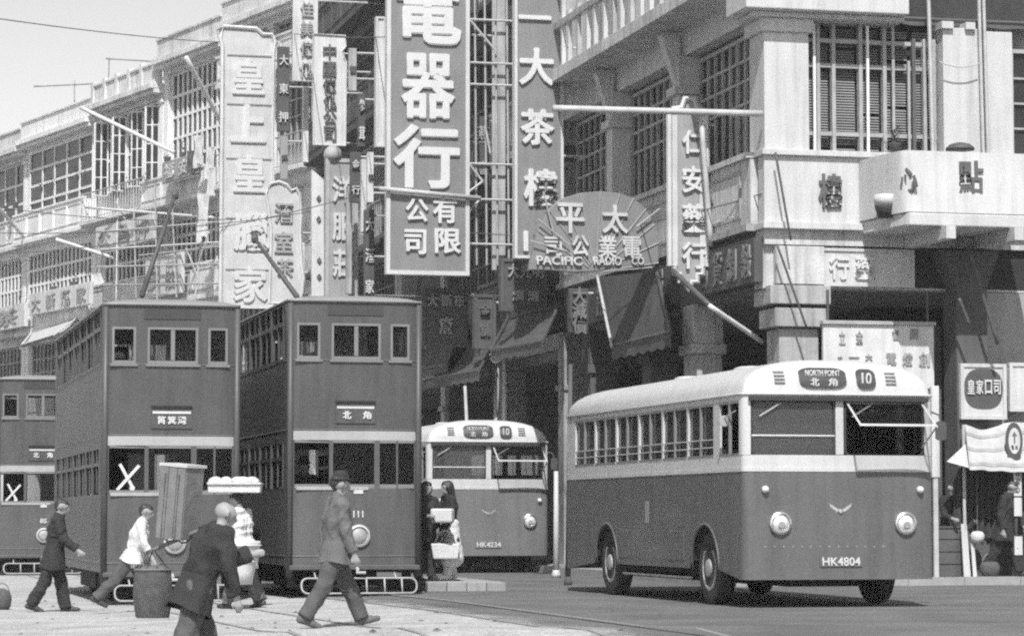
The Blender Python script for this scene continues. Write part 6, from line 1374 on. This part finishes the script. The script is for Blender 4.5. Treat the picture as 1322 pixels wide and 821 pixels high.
# white tub carried by the tray carrier
zt_ = atY(312, 700, 36.7).z; zb_ = atY(312, 754, 36.7).z; c_ = atY(311, HORIZON, 36.7); kx = 36.7 / 3600
tb = thing('tub', 'white tapered tub held against the hip of the tray carrier', 'tub', (c_.x, c_.y, zb_), 0); h_ = zt_ - zb_
m = MB(); m.lathe([(15 * kx, 0), (18 * kx, h_ * 0.3), (24 * kx, h_ * 0.85), (26 * kx, h_), (25 * kx, h_ + 0.02), (23 * kx, h_ * 0.95), (0.02, h_ * 0.9)], (0, 0, 0), 'z', 26); m.build('tub_body', M['wcask'], tb, smooth=True)
for v in (0.55, 0.93): MB().tube([((18 + 8 * (v - 0.3) / 0.7) * kx * 1.03 * math.cos(t), (18 + 8 * (v - 0.3) / 0.7) * kx * 1.03 * math.sin(t), h_ * v) for t in [2 * math.pi * i / 26 for i in range(26)]], 0.012, 5, closed=True).build('hoop', M['signpale'], tb)
m = MB()
for i in range(7):
    a = i * 2.4; m = MB(); m.lathe([(0.01, -0.05), (0.07, -0.02), (0.08, 0.02), (0.05, 0.06), (0.01, 0.07)], (12 * kx * math.cos(a), 12 * kx * math.sin(a), h_ * 0.98), 'z', 10); m.build('bundle', M['whcloth'], tb, smooth=True)
# white parcel and pale basket at the island
hp = wpos(w6, (j6['J']['L'][2] + j6['J']['R'][2]) / 2); o_ = MB().box(-0.17, 0.17, -0.12, 0.12, -0.10, 0.12).build('parcel', M['whcloth'], None, bevel=0.03); o_.location = hp + Vector((0.06, -0.06, 0)); o_.rotation_euler = (0, 0, R(-10)); tag(o_, 'white parcel held by the person beside the right tram', 'parcel')
hp = wpos(w7, j7['J']['L'][2]); bgk = thing('shopping_basket', 'pale shopping basket held low by the long-haired person', 'basket', (hp.x + 0.02, hp.y - 0.1, hp.z - 0.46), R(5))
m = MB(); m.prism([(-0.19, 0), (0.19, 0), (0.23, 0.24), (-0.23, 0.24)], 'y', -0.11, 0.11); m.build('basket_body', M['ltcloth'], bgk, bevel=0.02)
for y in (-0.08, 0.08): MB().tube([(0.16 * math.cos(t), y, 0.22 + 0.22 * math.sin(t)) for t in [math.pi * i / 12 for i in range(13)]], 0.012, 6).build('handle', M['ltcloth'], bgk, smooth=True)
# half-seen basket at the left edge
c_ = ground(2, 788); lb = thing('round_basket', 'round dark basket cut off by the left edge of the picture', 'basket', (c_.x, c_.y, c_.z), 0)
MB().lathe([(0.10, 0), (0.13, 0.08), (0.14, 0.18), (0.11, 0.27), (0.03, 0.31)], (0, 0, 0), 'z', 20).build('basket_body', M['wicker'], lb, smooth=True)
MB().tube([(0.1 * math.cos(t), 0, 0.26 + 0.12 * math.sin(t)) for t in [math.pi * i / 10 for i in range(11)]], 0.01, 5).build('handle', M['wood'], lb)
for i, (px, py, r_, lab, mt_) in enumerate(((1278, 738, 0.17, 'dark round basket on the ground before the stall drapes', 'wicker'), (1262, 700, 0.12, 'small pale bundle hung under the stall awning', 'ltcloth'))):
    a = sl(px, py, -0.85 if i == 0 else -0.7); P = ST.w(a.x, -0.85 if i == 0 else -0.7); o_ = thing('basket' if i == 0 else 'bundle', lab, 'basket' if i == 0 else 'bundle', (P.x, P.y, 0.125 if i == 0 else a.z), A)
    MB().lathe([(r_ * 0.7, 0), (r_ * 0.95, r_ * 0.5), (r_, r_ * 1.1), (r_ * 0.7, r_ * 1.5), (0.02, r_ * 1.6)], (0, 0, 0), 'z', 16).build('body', M[mt_], o_, smooth=True)
    if i: MB().tube([(0, 0, r_ * 1.5), (0, 0, sl(px, 606, -0.7).z - a.z)], 0.008, 5).build('cord', M['wire'], o_)
    else: MB().tube([(r_ * 0.8 * math.cos(t), 0, r_ * 1.3 + r_ * math.sin(t)) for t in [math.pi * k / 10 for k in range(11)]], 0.012, 5).build('handle', M['wood'], o_)
# small things on the balcony parapets
a = Fz(1143, 265, -1.15); P = ST.w(a[0], -1.15); bk2 = thing('bucket', 'grey bucket with a dark lower half hooked on the parapet left of the bowed balcony', 'bucket', (P.x, P.y, Fz(1143, 281, -1.15)[1]), A)
MB().lathe([(0.13, 0), (0.17, 0.15), (0.18, 0.2)], (0, 0, 0), 'z', 18).build('lower_half', M['rubber'], bk2, smooth=True)
MB().lathe([(0.182, 0.2), (0.195, 0.38), (0.185, 0.38), (0.17, 0.22)], (0, 0, 0), 'z', 18).build('upper_half', M['signpale'], bk2, smooth=True)
for px, py, w_, lab in ((1165, 194, 0.16, 'dark potted plant behind the parapet at the slatted window'), (1244, 196, 0.24, 'dark upturned basin on the parapet before the right pier')):
    a = Fz(px, py, -0.35 if px < 1200 else -0.9); P = ST.w(a[0], -0.03 if px < 1200 else -0.75)
    if px < 1200:
        o_ = thing('potted_plant', lab, 'plant', (P.x, P.y, zPar1 + 0.02), A); MB().lathe([(0.07, 0), (0.11, 0.16), (0.12, 0.18), (0.02, 0.17)], (0, 0, 0), 'z', 14).build('pot', M['dkgrey'], o_, smooth=True)
        m = MB()
        for i in range(60):
            t = random.uniform(0, 6.28); r_ = random.uniform(0.0, 0.16); z = random.uniform(0.16, 0.46); d = Vector((math.cos(t), math.sin(t), random.uniform(-0.3, 0.8))).normalized() * 0.09; c = Vector((r_ * math.cos(t), r_ * math.sin(t) * 0.6, z)); sd2 = Vector((-d.y, d.x, 0)) * 0.35
            m.add([c - d * 0.5, c + sd2 * 0.5, c + d, c - sd2 * 0.5], [(0, 1, 2, 3)])
        fo = m.build('foliage', M['darkcloth'], o_); fo['kind'] = 'stuff'
    else:
        o_ = MB().lathe([(0.25, 0), (0.24, 0.04), (0.17, 0.10), (0.05, 0.13), (0.01, 0.132)], (0, 0, 0), 'z', 20).build('basin', M['dkpole'], None, smooth=True); o_.location = (P.x, P.y, zPar1 + 0.02); tag(o_, lab, 'basin')
# more strips and boards among the signs of the shaded row
for (a, b, c, d, q, mt_, lm_, t, lab) in (
    (358, 374, 60, 170, 36.5, 'dimsign', 'signpale', '大東押', 'dim slim sign between the tall pale sign and the cut-off furniture sign'),
    (362, 372, 176, 232, 36.0, 'signmid', 'dletter', '押', 'small grey board above the wavy-edged sign'),
    (391, 399, 112, 210, 34.0, 'signwhite', 'dletter', '', 'thin white strip hanging below the cut-off furniture sign'),
    (450, 461, 62, 118, 25.0, 'grey', 'dletter', '當', 'small grey board high beside the white furniture company sign'),
    (452, 466, 196, 262, 25.5, 'dimsign', 'signpale', '金行', 'dim lettered sign right of the three-character grey sign top'),
    (466, 474, 205, 300, 23.0, 'signpale', 'dletter', '', 'pale strip sign left of the electrical shop sign'),
    (474, 483, 196, 262, 21.0, 'signwhite', 'dletter', '茶', 'short white sign touching the electrical shop sign'),
    (612, 634, 150, 240, 17.5, 'dimsign', 'gletter', '燕窩', 'dim sign seen through the steel lattice'),
    (735, 760, 372, 430, 10.2, 'dimsign', 'dimletter', '大減價', 'dim hanging board left of the dropped canvas awning')):
    n_ = max(1, len(t)); hang_sign(lab, a, b, c, d, q, M[mt_], None, [(ch, (a + b) / 2, c + (d - c) * (j + 0.5) / n_, (b - a) * 0.75, (b - a) * 0.85) for j, ch in enumerate(t)], M[lm_], supports=[(b, c + 6)])
# small dark pots along the far balconies
rp = random.Random(11)
def row_labels(words, where): return ['%s potted plant on the %s' % (w_, where) for w_ in words]
pots = list(zip(((52, 242), (66, 238), (98, 228), (108, 225)), row_labels(('leftmost', 'second from left', 'third from left', 'rightmost'), 'upper balcony of the cream house'))) + \
    list(zip(((150, 248), (163, 244), (188, 236)), row_labels(('left', 'middle', 'right'), 'barred balcony of the pale shophouse'))) + \
    list(zip(((216, 203), (236, 197)), row_labels(('left', 'right'), 'balcony of the weathered house with laundry'))) + \
    list(zip(((70, 370), (96, 364)), row_labels(('left', 'right'), 'lower balcony of the cream house above the signboard'))) + \
    list(zip(((8, 266), (20, 262)), row_labels(('left', 'right'), 'balcony at the left edge of the picture')))
for (px, py), lab in pots:
    P = fp(px, py, -0.62); o_ = thing('potted_plant', lab, 'plant', P, 0, 'potted plants on the far balconies'); r_ = rp.uniform(0.09, 0.15)
    MB().lathe([(r_ * 0.7, -0.22), (r_, 0.0), (r_ * 0.9, 0.01), (0.01, 0.0)], (0, 0, 0), 'z', 10).build('pot', M['dkgrey'], o_)
    m = MB()
    for i in range(26):
        t = rp.uniform(0, 6.28); q = rp.uniform(0, 0.2); c = Vector((q * math.cos(t), q * math.sin(t), rp.uniform(0.0, 0.4))); d = Vector((math.cos(t), math.sin(t), rp.uniform(-0.2, 0.9))).normalized() * 0.14; e = Vector((-d.y, d.x, 0)) * 0.4
        m.add([c - d * 0.4, c + e * 0.5, c + d, c - e * 0.5], [(0, 1, 2, 3)])
    m.build('foliage', M['midtrouser'], o_)['kind'] = 'stuff'
# thin poles on the far roofs
for i, (a, b, lab) in enumerate((((44, 112), (130, 108), 'thin pole lying level above the roof of the cream house'), ((137, 76), (205, 80), 'thin pole lying level above the roof posts of the pale shophouse'), ((140, 104), (141, 74), 'thin upright roof pole on the pale shophouse'), ((96, 132), (96, 104), 'thin upright roof pole on the cream house'), ((200, 92), (201, 74), 'short upright roof pole near the step in the roofline'))):
    pole(lab, fp(a[0], a[1], 0.6), fp(b[0], b[1], 0.6), 0.03, M['bar'], 'roof_pole', 'pole', 'thin poles on the far roofs')
# air over the street
m = MB(); m.box(-3100, 3100, -500, 3600, -1.6, 26.0); hz = m.build('haze', None); hz['kind'] = 'stuff'
hm = bpy.data.materials.new('haze'); hm.use_nodes = True; n = hm.node_tree; n.nodes.clear(); ho_ = n.nodes.new('ShaderNodeOutputMaterial'); pv_ = n.nodes.new('ShaderNodeVolumePrincipled')
pv_.inputs['Color'].default_value = (0.92, 0.92, 0.92, 1); pv_.inputs['Density'].default_value = 0.0007; pv_.inputs['Anisotropy'].default_value = 0.1; n.links.new(pv_.outputs[0], ho_.inputs['Volume']); hz.data.materials.append(hm)
